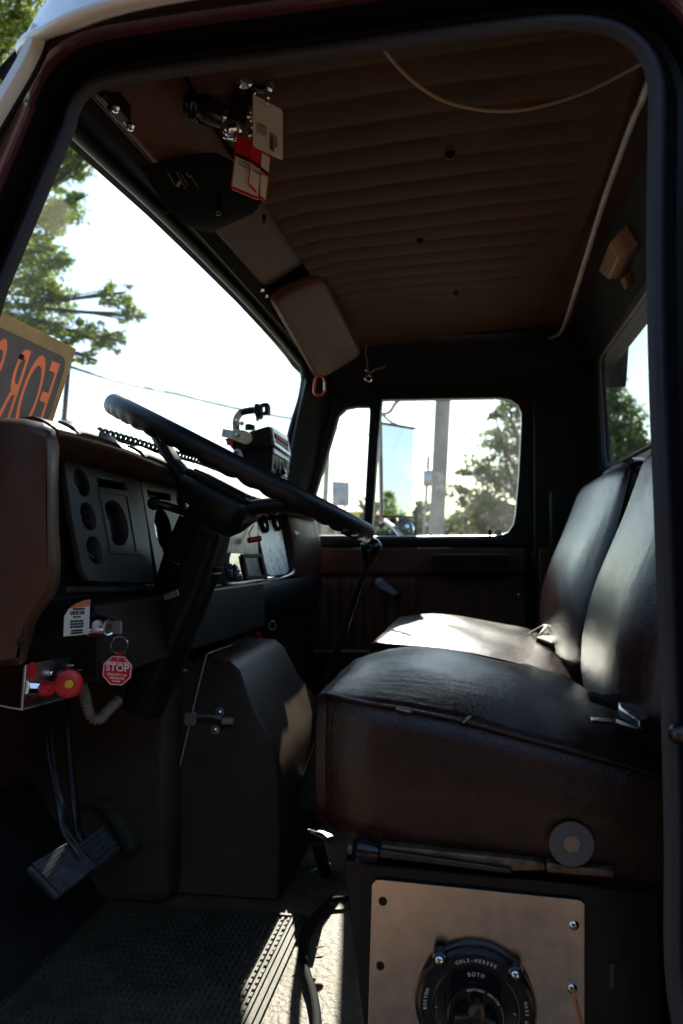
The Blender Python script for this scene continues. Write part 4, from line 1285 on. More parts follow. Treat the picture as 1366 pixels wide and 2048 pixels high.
cdp = catmull([W(150, 1332, 1.06), W(160, 1360, 1.05), W(168, 1385, 1.04), W(174, 1412, 1.03), W(183, 1434, 1.03), W(199, 1438, 1.035), W(214, 1422, 1.05), W(235, 1402, 1.08)], 22)
bm = nb(); rr = []
L = 0
for i, p in enumerate(cdp):
    if i: L += (p - cdp[i - 1]).length
    rr.append(.0068 + .0010 * math.sin(2 * math.pi * L / .0036))
tube(bm, cdp, rr, 12)
tag(obj("conduit", bm, M['conduit'], None, smooth=80), "grey corrugated conduit curling from the aluminium bracket", "conduit")

# ================================================================== ignition lock, key, ring and STOP tag
ig = thing("ignition_lock", "chrome ignition lock on the black lower dash", "lock", tuple(WX(203, 1253, -.45)))
ic = WX(192, 1252, -.4485); iax = V((.95, -.3, 0)).normalized()
bm = nb(); lathe(bm, [(.0150, -.004), (.0150, .004), (.0125, .009), (.0118, .018), (.0105, .021), (.008, .0195)], ic, iax, 28)
obj("lock_barrel", bm, M['chrome'], ig, smooth=45)
bm = nb(); lathe(bm, [(.008, .0180), (.008, .0205), (.001, .0207)], ic, iax, 20); obj("lock_face", bm, M['dullmetal'], ig)
kt = ic + iax * .020
ke = W(245, 1255, kt.y - .012)
key = thing("ignition_key", "worn metal key standing in the ignition lock", "key", tuple(lerp(kt, ke, .5)))
kd = (ke - kt); up = V((0, 0, 1))
bm = nb()
a0 = lerp(kt, ke, .0); a1 = lerp(kt, ke, .42)
prism(bm, [a0 + up * .0035, a1 + up * .0035, a1 - up * .0035, a0 - up * .0035], kd.cross(up).normalized() * .002)
obj("key_blade", bm, M['rust'], key, bevel=.0004)
bm = nb()
o2 = [lerp(kt, ke, .40), ke]
prism(bm, [o2[0] + up * .0065, o2[0] + up * .0075 + kd * .06, o2[1] + up * .0078 - kd * .06, o2[1] + up * .006, o2[1] - up * .006, o2[1] - up * .0078 - kd * .06, o2[0] - up * .0075 + kd * .06, o2[0] - up * .0065], kd.cross(up).normalized() * .003)
obj("key_bow", bm, M['conduit'], key, bevel=.0006)
rc = W(239, 1290, ke.y + .004)
bm = nb(); torus(bm, rc, (.25, -1, .1), .0098, .0009, 32, 8); tag(obj("key_ring", bm, M['chrome']), "split ring hanging from the ignition key above the STOP tag", "key ring")
sc_ = W(235, 1341, ke.y + .006)
st_ = thing("stop_tag", "red octagonal STOP key tag with white rim and lettering", "key tag", tuple(sc_))
tx, tz = V((1, .12, -.06)).normalized(), V((.06, .04, 1)).normalized()
Mx = basis(sc_, tx, tz)
if (Mx.to_3x3() @ V((0, 0, 1))).y > 0: tz = tz
def octo(r): return [(r * math.cos(R(22.5 + 45 * k)), r * math.sin(R(22.5 + 45 * k))) for k in range(8)]
bm = nb(); plate(bm, octo(.0182), [], .0018, Mx, bev=.0003); prism(bm, [Mx @ V((-.003, .0165, -.0009)), Mx @ V((.003, .0165, -.0009)), Mx @ V((.003, .0215, -.0009)), Mx @ V((-.003, .0215, -.0009))], Mx.to_3x3() @ V((0, 0, .0018)))
tb = obj("tag_body", bm, M['redink'], st_, smooth=0)
bm = nb(); plate(bm, octo(.0178), [octo(.0170)], .0003, Mx @ Matrix.Translation((0, 0, .0014))); obj("rim_line", bm, M['whiteink'], st_, smooth=0)
bm = nb()
for s, y, sz, sx in (("?", .0135, .004, 1), ("BEFORE YOU DIG", .0088, .0036, .9), ("STOP", .0030, .0118, .98), ("CALL 8-1-1 or", -.0046, .0040, .95), ("1 800 242 1776", -.0088, .0030, .95), ("it's the law", -.0122, .0024, .9)):
    text(bm, s, sz, Mx @ Matrix.Translation((0, y, .0014)), 0, 'CENTER', sx, .0001, .00012)
obj("lettering", bm, M['whiteink'], st_, smooth=0)
# ================================================================== ENGINE COVER
ec = thing("engine_cover", "black moulded engine cover with sloped rear face and chrome draw latch", "engine cover", (-.55, 1.6, -.60))
FZ = -.60
T0, T1 = W(414, 1311, 1.45), W(493, 1282, 1.80)
K0, K1 = W(470, 1326, 1.45), W(538, 1296, 1.80)      # top rear edge
M0, M1 = W(545, 1535, 1.385), W(632, 1420, 1.84)     # knee of the rear face
G0, G1 = W(556, 1620, 1.365), W(645, 1600, 1.86)
def eprof(p_list, Y):
    return p_list
def cover_ring(t):
    K = lerp(K0, K1, t); Mm = lerp(V((M0.x, M0.y, M0.z)), V((M0.x, 1.84, M0.z)), t)
    return K, Mm
bm = nb()
# side outline in X,Z (near face leans toward the driver at the foot)
ol = [(-.80, -.20), (-.62, -.20), (K0.x - .05, -.215), (K0.x - .012, K0.z + .002), (K0.x + .008, K0.z - .014), (-.395, -.30), (M0.x - .004, M0.z + .02), (M0.x + .006, M0.z - .02), (M0.x + .016, -.50), (M0.x + .020, FZ + .004), (-.80, FZ + .004)]
def yn(z): return lerp(1.355, 1.455, max(0, min(1, (z - FZ) / .39)))
def yf(z): return lerp(1.93, 1.80, max(0, min(1, (z - FZ) / .39)))
rings = []
cx_, cz_ = -.6, -.42
for s, w in ((.955, 0), (.985, .004), (1, .018), (1, .06), (1, .5), (1, .94), (1, .982), (.985, .996), (.955, 1)):
    r = []
    for x, z in ol:
        X, Z = lerp(cx_, x, s) if x > -.79 else x, lerp(cz_, z, s)
        if z < FZ + .01: Z = z
        r.append(V((X, lerp(yn(z), yf(z), w), Z)))
    rings.append(r)
loft(bm, rings)
obj("cover_shell", bm, M['engine'], ec, smooth=50, bevel=.006, seg=3)
bm = nb()   # seam lines between hatch and body
tube(bm, [W(414, 1311, 1.452) + V((0, -.003, .002)), W(400, 1362, 1.438) + V((0, -.003, 0)), W(384, 1430, 1.425) + V((0, -.003, 0)), W(345, 1600, 1.39) + V((0, -.004, 0)), W(334, 1720, 1.37) + V((0, -.004, 0))], .0022, 6)
tube(bm, [W(414, 1311, 1.452) + V((0, 0, .003)), W(493, 1282, 1.80) + V((0, 0, .003))], .0022, 6)
obj("hatch_seam", bm, M['dullmetal'], ec)
# lower forward part of the tunnel
bm = nb()
hexa(bm, [V((-.80, 1.27, FZ + .003)), V((-.498, 1.30, FZ + .003)), V((-.498, 1.50, FZ + .003)), V((-.80, 1.5, FZ + .003)), V((-.80, 1.37, -.235)), V((-.53, 1.39, -.255)), V((-.53, 1.5, -.255)), V((-.80, 1.5, -.235))])
obj("tunnel_foot", bm, M['engine'], ec, smooth=50, bevel=.02, seg=3)
bm = nb()   # embossed panel on the rear slope
en = (K1 - K0).cross(M0 - K0).normalized()
if en.x < 0: en = -en
q = [WP(551, 1338, K0, en), WP(562, 1333, K0, en), WP(593, 1378, K0, en), WP(578, 1389, K0, en)]
prism(bm, [p + en * .001 for p in q], en * .004)
obj("embossed_panel", bm, M['engine'], ec, smooth=30, bevel=.0015)
# draw latch on the near face
lt = nb()
def ef(px, py, off=0.0): return W(px, py, 1.422 - off)
prism(lt, [ef(372, 1424), ef(392, 1424), ef(395, 1430), ef(394, 1446), ef(388, 1452), ef(373, 1450), ef(369, 1440)], (0, -.006, 0))
latch = obj("latch_base", lt, M['zinc'], ec, bevel=.001)
bm = nb(); prism(bm, [ef(381, 1425, .006), ef(386, 1425, .006), ef(384, 1450, .006), ef(379, 1450, .006)], (0, -.006, 0)); obj("latch_hook", bm, M['zinc'], latch, bevel=.001)
bm = nb()
tube(bm, catmull([ef(392, 1434, .008), ef(410, 1432, .013), ef(428, 1433, .018), ef(442, 1437, .016)], 4), .0055, 8, flat=.5)
obj("latch_arm", bm, M['zinc'], latch)
bm = nb(); prism(bm, [ef(446, 1432, .006), ef(469, 1434, .006), ef(469, 1447, .006), ef(444, 1447, .006)], (0, -.010, 0)); obj("latch_lever", bm, M['zinc'], latch, bevel=.002)
for px, py in ((440, 1424), (431, 1459)):
    bm = nb(); lathe(bm, [(.0085, 0), (.0085, .003), (.004, .004)], ef(px, py), (0, -1, 0), 14); w = obj("latch_ear", bm, M['zinc'], latch)
    bm = nb(); ball(bm, ef(px, py, .004), .0035, 8); obj("rivet", bm, M['chrome'], w)
# small catch at the near top corner
bm = nb(); prism(bm, [W(354, 1330, 1.36), W(362, 1330, 1.36), W(376, 1341, 1.36), W(370, 1345, 1.36)], (0, -.006, 0)); obj("top_catch", bm, M['dullmetal'], ec, bevel=.001)

# heater tap, hoses in the dark beyond the cover
hz = nb()
tube(hz, catmull([W(512, 1262, 2.0), W(520, 1275, 2.0), W(516, 1290, 1.95), W(525, 1300, 1.9)], 5), .006, 8)
obj("red_hose", hz, M['redink'], ec)

# ================================================================== SEATS
def cushion(name_part, parent, Y0, Y1, crown_rows, zbot_f, zbot_r, yscoop=.0):
    """crown_rows: (X, z at the welt, z at the crown)"""
    rows = catmull([V(r) for r in crown_rows], 7)
    rings = []
    NV = 26
    for i, (X, zp, zc) in enumerate(rows):
        t = i / (len(rows) - 1)
        zb = lerp(zbot_f, zbot_r, t)
        e = min(1.0, (X - rows[0].x) / .075)         # plan corners of the nose are rounded
        ins = .036 * (1 - e) ** 2; inf = .10 * (1 - e) ** 2
        ring = []
        # near side going up
        for k in range(6):
            s = k / 6
            ring.append(V((X, Y0 + ins + .008 - .012 * math.sin(math.pi * min(1, s * 1.05)), lerp(zb, zp, s))))
        for k in range(NV + 1):
            u = k / NV
            f = (1 - abs(2 * u - 1) ** 2.6)
            wr = .0018 * math.sin(X * 37 + u * 5) * math.sin(u * 9 + 1.3) * f
            ring.append(V((X, lerp(Y0 + ins + .004, Y1 - inf - .004, u), zp + (zc - zp) * f + wr)))
        for k in range(6):
            s = 1 - (k + 1) / 6
            ring.append(V((X, Y1 - inf - .008 + .012 * math.sin(math.pi * s), lerp(zb, zp, s))))
        rings.append(ring)
    # rounded nose
    c0 = rings[0]; nose = []
    cy = (Y0 + Y1) / 2
    for off, sc in ((-.010, .975), (-.014, .90), (-.015, .7), (-.0155, .3)):
        cz = sum(p.z for p in c0) / len(c0)
        nose.append([V((p.x + off, lerp(cy, p.y, lerp(1, sc, .35)), lerp((zbot_f + c0[0].z) / 2 + .06, p.z, sc))) for p in c0])
    bm = nb()
    loft(bm, list(reversed(nose)) + rings)
    o = obj(name_part, bm, M['seat'], parent, smooth=80)
    # welt along the near edge and round the nose
    bm = nb()
    w = [V((r[0], Y0 + .001 + .036 * (1 - min(1.0, (r[0] - rows[0].x) / .075)) ** 2, r[1] + .001)) for i, r in enumerate(rows)]
    n0 = [w[0] + V((-.012, .010, -.004))]
    tube(bm, n0 + w, .0019, 7)
    obj("welt", bm, M['seat'], o, smooth=60)
    return o
def seatback(name_part, parent, Y0, Y1, zt, thick, near_round=.05, far_round=.07):
    bm = nb(); rings = []
    n = 26
    for i in range(n + 1):
        t = i / n
        z = lerp(-.262, zt, t)
        bow = .010 * math.sin(math.pi * min(1, t * 1.1)) * (1 - t) - .010 * math.exp(-((t - .0) / .10) ** 2)
        belly = .034 * math.sin(math.pi * min(1, t / .9)) ** 1.2 * (1 - .55 * t)
        Xf = .166 + .225 * (z + .217) - bow
        e = max(0.0, (t - .80) / .20)
        dn = near_round * (1 - math.sqrt(max(0, 1 - e * e))); df = far_round * (1 - math.sqrt(max(0, 1 - e * e)))
        top = .03 * (1 - math.sqrt(max(0, 1 - max(0, (t - .9) / .1) ** 2)))
        # bolster scoop at the bottom sides
        sc = .030 * math.exp(-((t - .02) / .10) ** 2)
        ring = []
        m = 22
        for k in range(m + 1):
            u = k / m
            f = 1 - abs(2 * u - 1) ** 4.5
            wr = .0015 * math.sin(u * 11 + t * 7) * f
            ring.append(V((Xf + .020 - (.024 + belly) * f + top + sc * (abs(2 * u - 1) ** 6) + wr, lerp(Y0 + dn + sc * .6, Y1 - df - sc * .6, u), z)))
        th = thick * (1 - .25 * t)
        ring.append(V((Xf + .03, Y1 - df, z))); ring.append(V((Xf + th, Y1 - df - .012, z)))
        ring.append(V((Xf + th + .006, (Y0 + Y1) / 2, z)))
        ring.append(V((Xf + th, Y0 + dn + .012, z))); ring.append(V((Xf + .03, Y0 + dn, z)))
        rings.append(ring)
    last = rings[-1]; c = sum(last, V((0, 0, 0))) / len(last)
    rings.append([lerp(p, c, .12) + V((0, 0, .007)) for p in last]); rings.append([lerp(p, c, .5) + V((0, 0, .010)) for p in last])
    loft(bm, rings)
    o = obj(name_part, bm, M['seat'], parent, smooth=75)
    bm = nb()   # welts on both front edges and along the bottom
    path = [r[0] + V((.001, -.001, 0)) for r in rings[1:-3]]
    tube(bm, path, .0028, 6)
    obj("welt", bm, M['seat'], o, smooth=60)
    bm = nb()
    path = [r[22] + V((.001, .001, 0)) for r in rings[1:-3]]
    tube(bm, path, .0028, 6)
    obj("welt", bm, M['seat'], o, smooth=60)
    bm = nb()
    bot = rings[1][:23]
    tube(bm, [p + V((-.003, 0, .006 + .012 * (abs(2 * i / 22 - 1) ** 2))) for i, p in enumerate(bot)], .0026, 6)
    obj("bottom_welt", bm, M['seat'], o, smooth=60)
    return o

ds = thing("driver_seat", "nearest dark vinyl seat, driver side, torn along its welt, above the switch panel", "seat", (0, 1.1, FZ))
rows = [(-.168, -.173, -.170), (-.160, -.172, -.163), (-.126, -.174, -.154), (-.085, -.178, -.150), (-.06, -.182, -.151), (-.015, -.190, -.156), (.035, -.202, -.165), (.082, -.213, -.176), (.12, -.222, -.186), (.157, -.231, -.206), (.20, -.243, -.224), (.26, -.255, -.24)]
dc = cushion("seat_cushion", ds, .882, 1.335, rows, -.318, -.362)
seatback("seat_back", ds, .90, 1.325, .145, .085)
bm = nb()   # tear in the welt with pale lining
tube(bm, catmull([W(926, 1446, .874), W(934, 1438, .875), W(942, 1432, .878)], 4), [.002] * 4 + [.0035] * 3 + [.0015] * 2, 6, flat=.5)
obj("torn_lining", bm, M['conduit'], dc)
bm = nb()
tube(bm, [W(792, 1417, .876), W(806, 1420, .876), W(822, 1424, .876)], .0014, 6); obj("frayed_welt", bm, M['conduit'], dc)

pseat = thing("passenger_seat", "far sunlit brown vinyl seat against the passenger door", "seat", (0, 1.8, FZ))
rows2 = [(-.178, -.184, -.183), (-.172, -.184, -.181), (-.150, -.184, -.178), (-.12, -.184, -.173), (-.09, -.185, -.172), (-.04, -.190, -.175), (.013, -.199, -.182), (.065, -.210, -.190), (.117, -.224, -.198), (.16, -.238, -.214), (.20, -.25, -.23), (.26, -.26, -.245)]
cushion("seat_cushion", pseat, 1.452, 2.14, rows2, -.33, -.37)
seatback("seat_back", pseat, 1.455, 2.15, .145, .085, .05, .20)
bm = nb(); box(bm, (.02, 1.80, -.475), (.34, .52, .25)); obj("seat_base", bm, M['darktrim'], pseat, bevel=.01)
# folded pull loop at the top of the passenger back
bm = nb(); tube(bm, catmull([W(1258, 934, 1.47), W(1268, 929, 1.47), W(1282, 927, 1.47), W(1300, 932, 1.47)], 4), .008, 8, flat=.6)
obj("top_strap", bm, M['cloth'], pseat)

# round plastic washer stuck on the seat side
ws_ = thing("plastic_washer", "flat translucent round washer with hexagonal hole on the driver seat side", "washer", tuple(W(1143, 1688, .872)))
Mx = basis(W(1143, 1688, .8715), V((1, 0, .02)), V((0, .05, 1)).normalized())
bm = nb(); plate(bm, circ(0, 0, .0218, 40), [[(.0095 * math.cos(R(60 * k + 12)), .0095 * math.sin(R(60 * k + 12))) for k in range(6)]], .002, Mx, bev=.0004)
M['washer'] = mat("grey_nylon", (0.10, 0.088, 0.09), 0.45)
obj("washer_ring", bm, M['washer'], ws_)
bm = nb(); plate(bm, [(.0093 * math.cos(R(60 * k + 12)), .0093 * math.sin(R(60 * k + 12))) for k in range(6)], [], .0016, Mx)
obj("hexagon_plug", bm, M['beige'], ws_)

# seat slide rail and lever
sl = thing("seat_slide", "worn metal seat slide bar with black end knob under the driver cushion", "seat rail", tuple(W(900, 1720, .87)))
bm = nb(); prism(bm, [W(756, 1699, .868), W(1024, 1738, .868), W(1024, 1750, .868), W(756, 1716, .868)], (0, .012, 0)); obj("slide_bar", bm, M['darkmetal'], sl, bevel=.002)
bm = nb(); prism(bm, [W(760, 1690, .874), W(1080, 1724, .874), W(1092, 1730, .874), W(1092, 1742, .874), W(1020, 1744, .874), W(760, 1703, .874)], (0, .02, 0)); obj("rail", bm, M['rust'], sl, bevel=.002)
bm = nb(); prism(bm, [W(1094, 1726, .872), W(1230, 1742, .872), W(1230, 1758, .872), W(1094, 1746, .872)], (0, .02, 0)); obj("rail", bm, M['rust'], sl, bevel=.002)
bm = nb(); tube(bm, [W(757, 1705, .872), W(735, 1702, .872), W(716, 1699, .872), W(706, 1697, .872)], [.009, .0125, .0130, .008], 14); obj("end_knob", bm, M['blackgloss'], sl)
bm = nb(); cyl(bm, W(706, 1697, .872), W(697, 1697, .872), .006, 12); obj("knob_pin", bm, M['rust'], sl)

# ================================================================== SWITCH BOX under the seat
BY = .888
bx = thing("battery_box", "black steel box under the driver seat carrying a brushed plate and battery switch", "switch box", (0, .98, FZ))
bm = nb()
bl = [W(687, 1722, BY), W(1240, 1772, BY)]
b_ = [V((bl[0].x, BY, bl[0].z)), V((bl[1].x + .04, BY, bl[1].z - .004)), V((bl[1].x + .04, BY, FZ + .004)), V((bl[0].x + .030, BY, FZ + .004))]
prism(bm, b_, (0, .33, 0))
obj("box_shell", bm, M['darkpaint'], bx, bevel=.003)
bm = nb(); prism(bm, [W(1218, 1925, BY - .001), W(1228, 1925, BY - .001), W(1227, 1975, BY - .001), W(1218, 1975, BY - .001)], (0, -.002, 0)); obj("blue_label", bm, M['panelgrey'], bx)
pl = [W(752, 1761, BY - .004), W(1160, 1801, BY - .004), W(1168, 2215, BY - .004), W(733, 2180, BY - .004)]
Mx, f, n, ux, uy = plane(V((pl[3].x, BY - .004, pl[3].z)), V((pl[2].x, BY - .004, pl[2].z)), V((pl[0].x, BY - .004, pl[0].z)))
bm = nb()
po = [(752, 1760), (760, 1759), (1152, 1799), (1162, 1801), (1168, 1808), (1168, 2210), (734, 2175), (745, 1768)]
holes = [circ(*f(766, 1801), .0050, 16), circ(*f(761, 1930), .0050, 16)]
plate(bm, [f(*q) for q in po], holes, .003, Mx, bev=.0004)
sp = obj("steel_plate", bm, M['steel'], bx, smooth=20)
for px, py in ((766, 1801), (761, 1930)):
    bm = nb(); u, v = f(px, py); lathe(bm, [(.0049, -.0015), (.0049, .0005), (.0028, .0005), (.0026, -.0012), (.0005, -.0012)], Mx @ V((u, v, 0)), (0, -1, 0), 16); obj("socket_screw", bm, M['gauge'], sp)
for px, py in ((1148, 1849), (1144, 1975)):
    bm = nb(); u, v = f(px, py); c = Mx @ V((u, v, 0)); ball(bm, c + V((0, -.001, 0)), .0054, 16, sc=(1, .7, 1)); s_ = obj("dome_screw", bm, M['chrome'], sp)
    bm = nb(); box(bm, c + V((0, -.0049, 0)), (.0065, .0009, .0011), Euler((0, R(35), 0)).to_matrix()); obj("screw_slot", bm, M['ink'], s_, smooth=0)
# wire from lower screw
bm = nb(); tube(bm, catmull([W(1147, 1980, .878), W(1150, 1998, .876), W(1156, 2020, .878), W(1163, 2046, .88), W(1170, 2090, .882)], 5), .0016, 6); obj("red_lead", bm, M['orangeink'], bx)
# rotary switch
swc = W(951, 2002, BY - .006)
sw = thing("battery_switch", "round black rotary battery switch lettered BOTH on the brushed plate", "switch", tuple(swc))
bm = nb()
lathe(bm, [(.0628, 0), (.0630, .006), (.0620, .010), (.0600, .0105), (.0590, .013), (.0580, .0165), (.0560, .0175), (.0540, .0172), (.0535, .0165), (.0450, .0165), (.0445, .0175), (.0430, .0178), (.0420, .0172), (.0415, .0155), (.040, .0150), (.030, .0150), (.028, .0145), (.005, .0145)], swc, (0, -1, 0), 72)
obj("switch_body", bm, M['blackgloss'], sw, smooth=28)
bm = nb()
lathe(bm, [(.0300, .0145), (.0298, .026), (.0285, .030), (.0265, .031), (.0255, .0295), (.0250, .026), (.005, .026)], swc, (0, -1, 0), 60)
kn = obj("switch_knob", bm, M['blackgloss'], sw, smooth=28)
bm = nb()   # lobed handle
rings = []
for h, s in ((.024, 1.0), (.036, .98), (.040, .92), (.041, .7)):
    rings.append([swc + V((0, -h, 0)) + V((math.cos(t), 0, math.sin(t))) * (.0185 + .0048 * math.cos(4 * t + .4)) * s for t in [2 * math.pi * k / 64 for k in range(64)]])
loft(bm, rings)
obj("handle_grip", bm, M['blackgloss'], kn, smooth=40)
for px, py in ((879, 1918), (1031, 1947)):
    c = W(px, py, BY - .024); bm = nb(); lathe(bm, [(.0075, .012), (.0078, -.002), (.006, -.0035)], c, (0, 1, 0), 16); b2 = obj("screw_boss", bm, M['blackgloss'], sw)
    bm = nb(); ball(bm, c + V((0, -.002, 0)), .0052, 14, sc=(1, .75, 1)); obj("dome_screw", bm, M['chrome'], b2)
    bm = nb(); box(bm, c + V((0, -.006, 0)), (.0075, .0012, .0012), Euler((0, R(60), 0)).to_matrix()); obj("screw_slot", bm, M['ink'], b2, smooth=0)
for dx in (-.0503, .0503):
    bm = nb(); box(bm, swc + V((dx, -.017, -.028)), (.004, .006, .012)); obj("stop_lug", bm, M['blackgloss'], sw, bevel=.001)
lb = nb()
def arc(s, rad, mid, size, h, flip=False, sp=1.0):
    """letters round the switch; mid = clock angle in degrees from the top; flip reads from inside"""
    n = len(s)
    for i, ch in enumerate(s):
        if ch == ' ': continue
        a = R(mid) + (i - (n - 1) / 2) * size * .82 * sp / rad
        c = swc + V((math.sin(a) * rad, -h, math.cos(a) * rad))
        right = V((math.cos(a), 0, -math.sin(a))); up = V((math.sin(a), 0, math.cos(a)))
        text(lb, ch, size, basis(c, right, up), 0, 'CENTER', .9, .00015, .00012)
arc("COLE-HERSEE", .0492, 1, .0048, .0167)
arc("BOTH", .0345, 1, .0056, .0152)
arc("BOSTON", .0512, -82, .0046, .0174)
arc("MASS USA", .0512, 92, .0046, .0174)
arc("M705", .0272, 180, .0050, .0316)
arc("1", .0400, -92, .0056, .0152); arc("2", .0400, 92, .0056, .0152); arc("OFF", .0345, 180, .0056, .0152)
arc("BATTERY SWITCH", .0275, 20, .0032, .0312)
obj("lettering", lb, M['creamink'], sw, smooth=0)

# ================================================================== FLOOR MAT, leaves, cable
mt = nb()
mx0, mx1, my0, my1 = -.66, -.268, .80, 1.302
box(mt, ((mx0 + mx1) / 2, (my0 + my1) / 2, -.5975), (mx1 - mx0, my1 - my0, .005))
random.seed(7)
px_, py_ = .0092, .0155
x = mx0 + .014
while x < mx1 - .024:
    y = my0 + .01
    while y < my1 - .016:
        h = .0042 * random.uniform(.62, 1.08)
        a = [V((x, y, -.5955)), V((x + .0062, y, -.5955)), V((x + .0062, y + .0122, -.5955)), V((x, y + .0122, -.5955))]
        b = [V((x + .0012, y + .0012, -.5955 + h)), V((x + .005, y + .0012, -.5955 + h)), V((x + .005, y + .011, -.5955 + h)), V((x + .0012, y + .011, -.5955 + h))]
        hexa(mt, a + b)
        y += py_
    x += px_
for xx, w in ((mx1 - .019, .004), (mx1 - .010, .006)):
    box(mt, (xx, (my0 + my1) / 2, -.5935), (w, my1 - my0, .005))
box(mt, ((mx0 + mx1) / 2, my1 - .007, -.5935), (mx1 - mx0, .006, .005))
tag(obj("floor_mat", mt, M['rubber'], None, smooth=20), "dark ribbed rubber floor mat below the pedals, its corner in sunlight", "floor mat")
cbp = [V((-.02, 1.36, -.588)), WZ(692, 1797, -.588), WZ(650, 1812, -.588), WZ(617, 1850, -.588), WZ(604, 1895, -.588), WZ(612, 1940, -.588), WZ(626, 1985, -.588), WZ(634, 2048, -.588), V((-.185, .93, -.588)), V((-.18, .86, -.588))]
bm = nb(); tube(bm, catmull(cbp, 8), .0058, 10, flat=.7)
tag(obj("floor_cable", bm, M['cable'], None, smooth=60), "thick black cable curving across the sunlit floor from the switch box", "cable")
def leaf_obj(p, s, a, label, m):
    bm = nb(); c, t = math.cos(a), math.sin(a)
    o_ = [(-1, 0, .0), (-.4, .32, .25), (.3, .34, .3), (1, 0, .1), (.3, -.3, .25), (-.4, -.28, .1)]
    up_ = [V((p.x + s * (c * x - t * y), p.y + s * (t * x + c * y), p.z + s * z * .5 + .001)) for x, y, z in o_]
    prism(bm, up_, (0, 0, .0012))
    tag(obj("dry_leaf", bm, m, None, smooth=0), label, "leaf", "dry leaves on the cab floor")
M['dryleaf'] = mat("dry_leaf", (0.09, 0.045, 0.02), 0.7, var=0.3)
for px, py, s, a, lab in ((640, 1897, .007, .5, "dry leaf flake on the sunlit floor beside the cable"), (588, 2034, .008, 2.4, "curled dry leaf flake on the sunlit floor near the mat edge"),
                          (180, 1825, .020, .9, "long dry brown leaf below the clutch pedal"), (295, 1765, .016, .2, "dry brown leaf by the engine cover foot")):
    leaf_obj(WZ(px, py, -.594), s, a, lab, M['dryleaf'])
# crumpled bright wrapper / hose clamp catching the sun between cover and box
cr_ = thing("seat_linkage", "sun-struck metal seat adjuster linkage beside the engine cover foot", "linkage", tuple(W(640, 1690, 1.3)))
bm = nb(); tube(bm, catmull([W(618, 1660, 1.34), W(632, 1664, 1.33), W(648, 1668, 1.32), W(660, 1678, 1.31)], 4), [.004] * 5 + [.006] * 5 + [.009] * 3, 8, flat=.6); obj("linkage_arm", bm, M['alu'], cr_)
bm = nb(); tube(bm, catmull([W(622, 1664, 1.33), W(640, 1672, 1.325), W(652, 1680, 1.32)], 4), .003, 6); obj("linkage_wire", bm, M['dullmetal'], cr_)
bm = nb(); tube(bm, catmull([W(624, 1742, 1.42), W(640, 1733, 1.42), W(656, 1728, 1.42), W(664, 1732, 1.42)], 4), .0055, 8, flat=.6); obj("lower_arm", bm, M['alu'], cr_)
bm = nb(); cyl(bm, W(634, 1680, 1.34), W(650, 1745, 1.42), .011, 12); obj("linkage_post", bm, M['darkpaint'], cr_)

# ================================================================== PEDALS
def pedal(name, label, quad, Y, th, armpts, ribs, m=M['pedal'], yo=0.0):
    t = thing(name, label, "pedal", tuple(W(*quad[0], Y)), "foot pedals")
    p = [W(x, y, Y + dy) for (x, y), dy in zip(quad, (0.0, .075, .075, 0.0))]
    n = (p[1] - p[0]).cross(p[3] - p[0]).normalized()
    if n.x < 0: n = -n
    bm = nb(); prism(bm, p, -n * th); o = obj("pedal_pad", bm, m, t, bevel=.004, seg=3)
    bm = nb()
    for k in range(ribs):
        v = (k + .6) / (ribs + .3)
        a, b = lerp(p[0], p[3], v), lerp(p[1], p[2], v); d = (p[3] - p[0]).normalized() * .0028
        a, b = lerp(a, b, .05), lerp(a, b, .95)
        prism(bm, [a - d, b - d, b + d, a + d], n * .0042)
    obj("tread", bm, m, o, bevel=.0008)
    bm = nb(); tube(bm, catmull(armpts, 5), .0080, 10, flat=.6); obj("pedal_arm", bm, M['darkmetal'], t)
    return t
pedal("clutch_pedal", "nearest ribbed rubber pedal on a bent metal arm, the clutch", [(56, 1732), (140, 1683), (195, 1733), (116, 1795)], 1.03, .012,
      [W(165, 1716, 1.085), W(150, 1692, 1.085), W(130, 1662, 1.09), W(120, 1610, 1.10), W(108, 1550, 1.12), W(98, 1480, 1.15), W(96, 1400, 1.2)], 10)
pedal("brake_pedal", "middle rubber pedal with worn block tread, behind the clutch pedal", [(150, 1690), (204, 1650), (242, 1700), (193, 1742)], 1.16, .012,
      [W(175, 1682, 1.20), W(158, 1668, 1.20), W(150, 1610, 1.21), W(142, 1550, 1.23), W(136, 1480, 1.26), W(134, 1400, 1.3)], 5)
ap_ = thing("accelerator_pedal", "curved black accelerator pedal beside the engine cover", "pedal", tuple(W(250, 1650, 1.33)), "foot pedals")
cpts = catmull([W(196, 1592, 1.33), W(225, 1600, 1.33), W(258, 1640, 1.32), (W(282, 1690, 1.31))], 6)
bm = nb(); rings = []
for p in cpts: rings.append([p + V((0, -.028, 0)), p + V((0, .03, 0)), p + V((-.012, .03, -.008)), p + V((-.012, -.028, -.008))])
loft(bm, rings); obj("pedal_pad", bm, M['rubber'], ap_, bevel=.003)

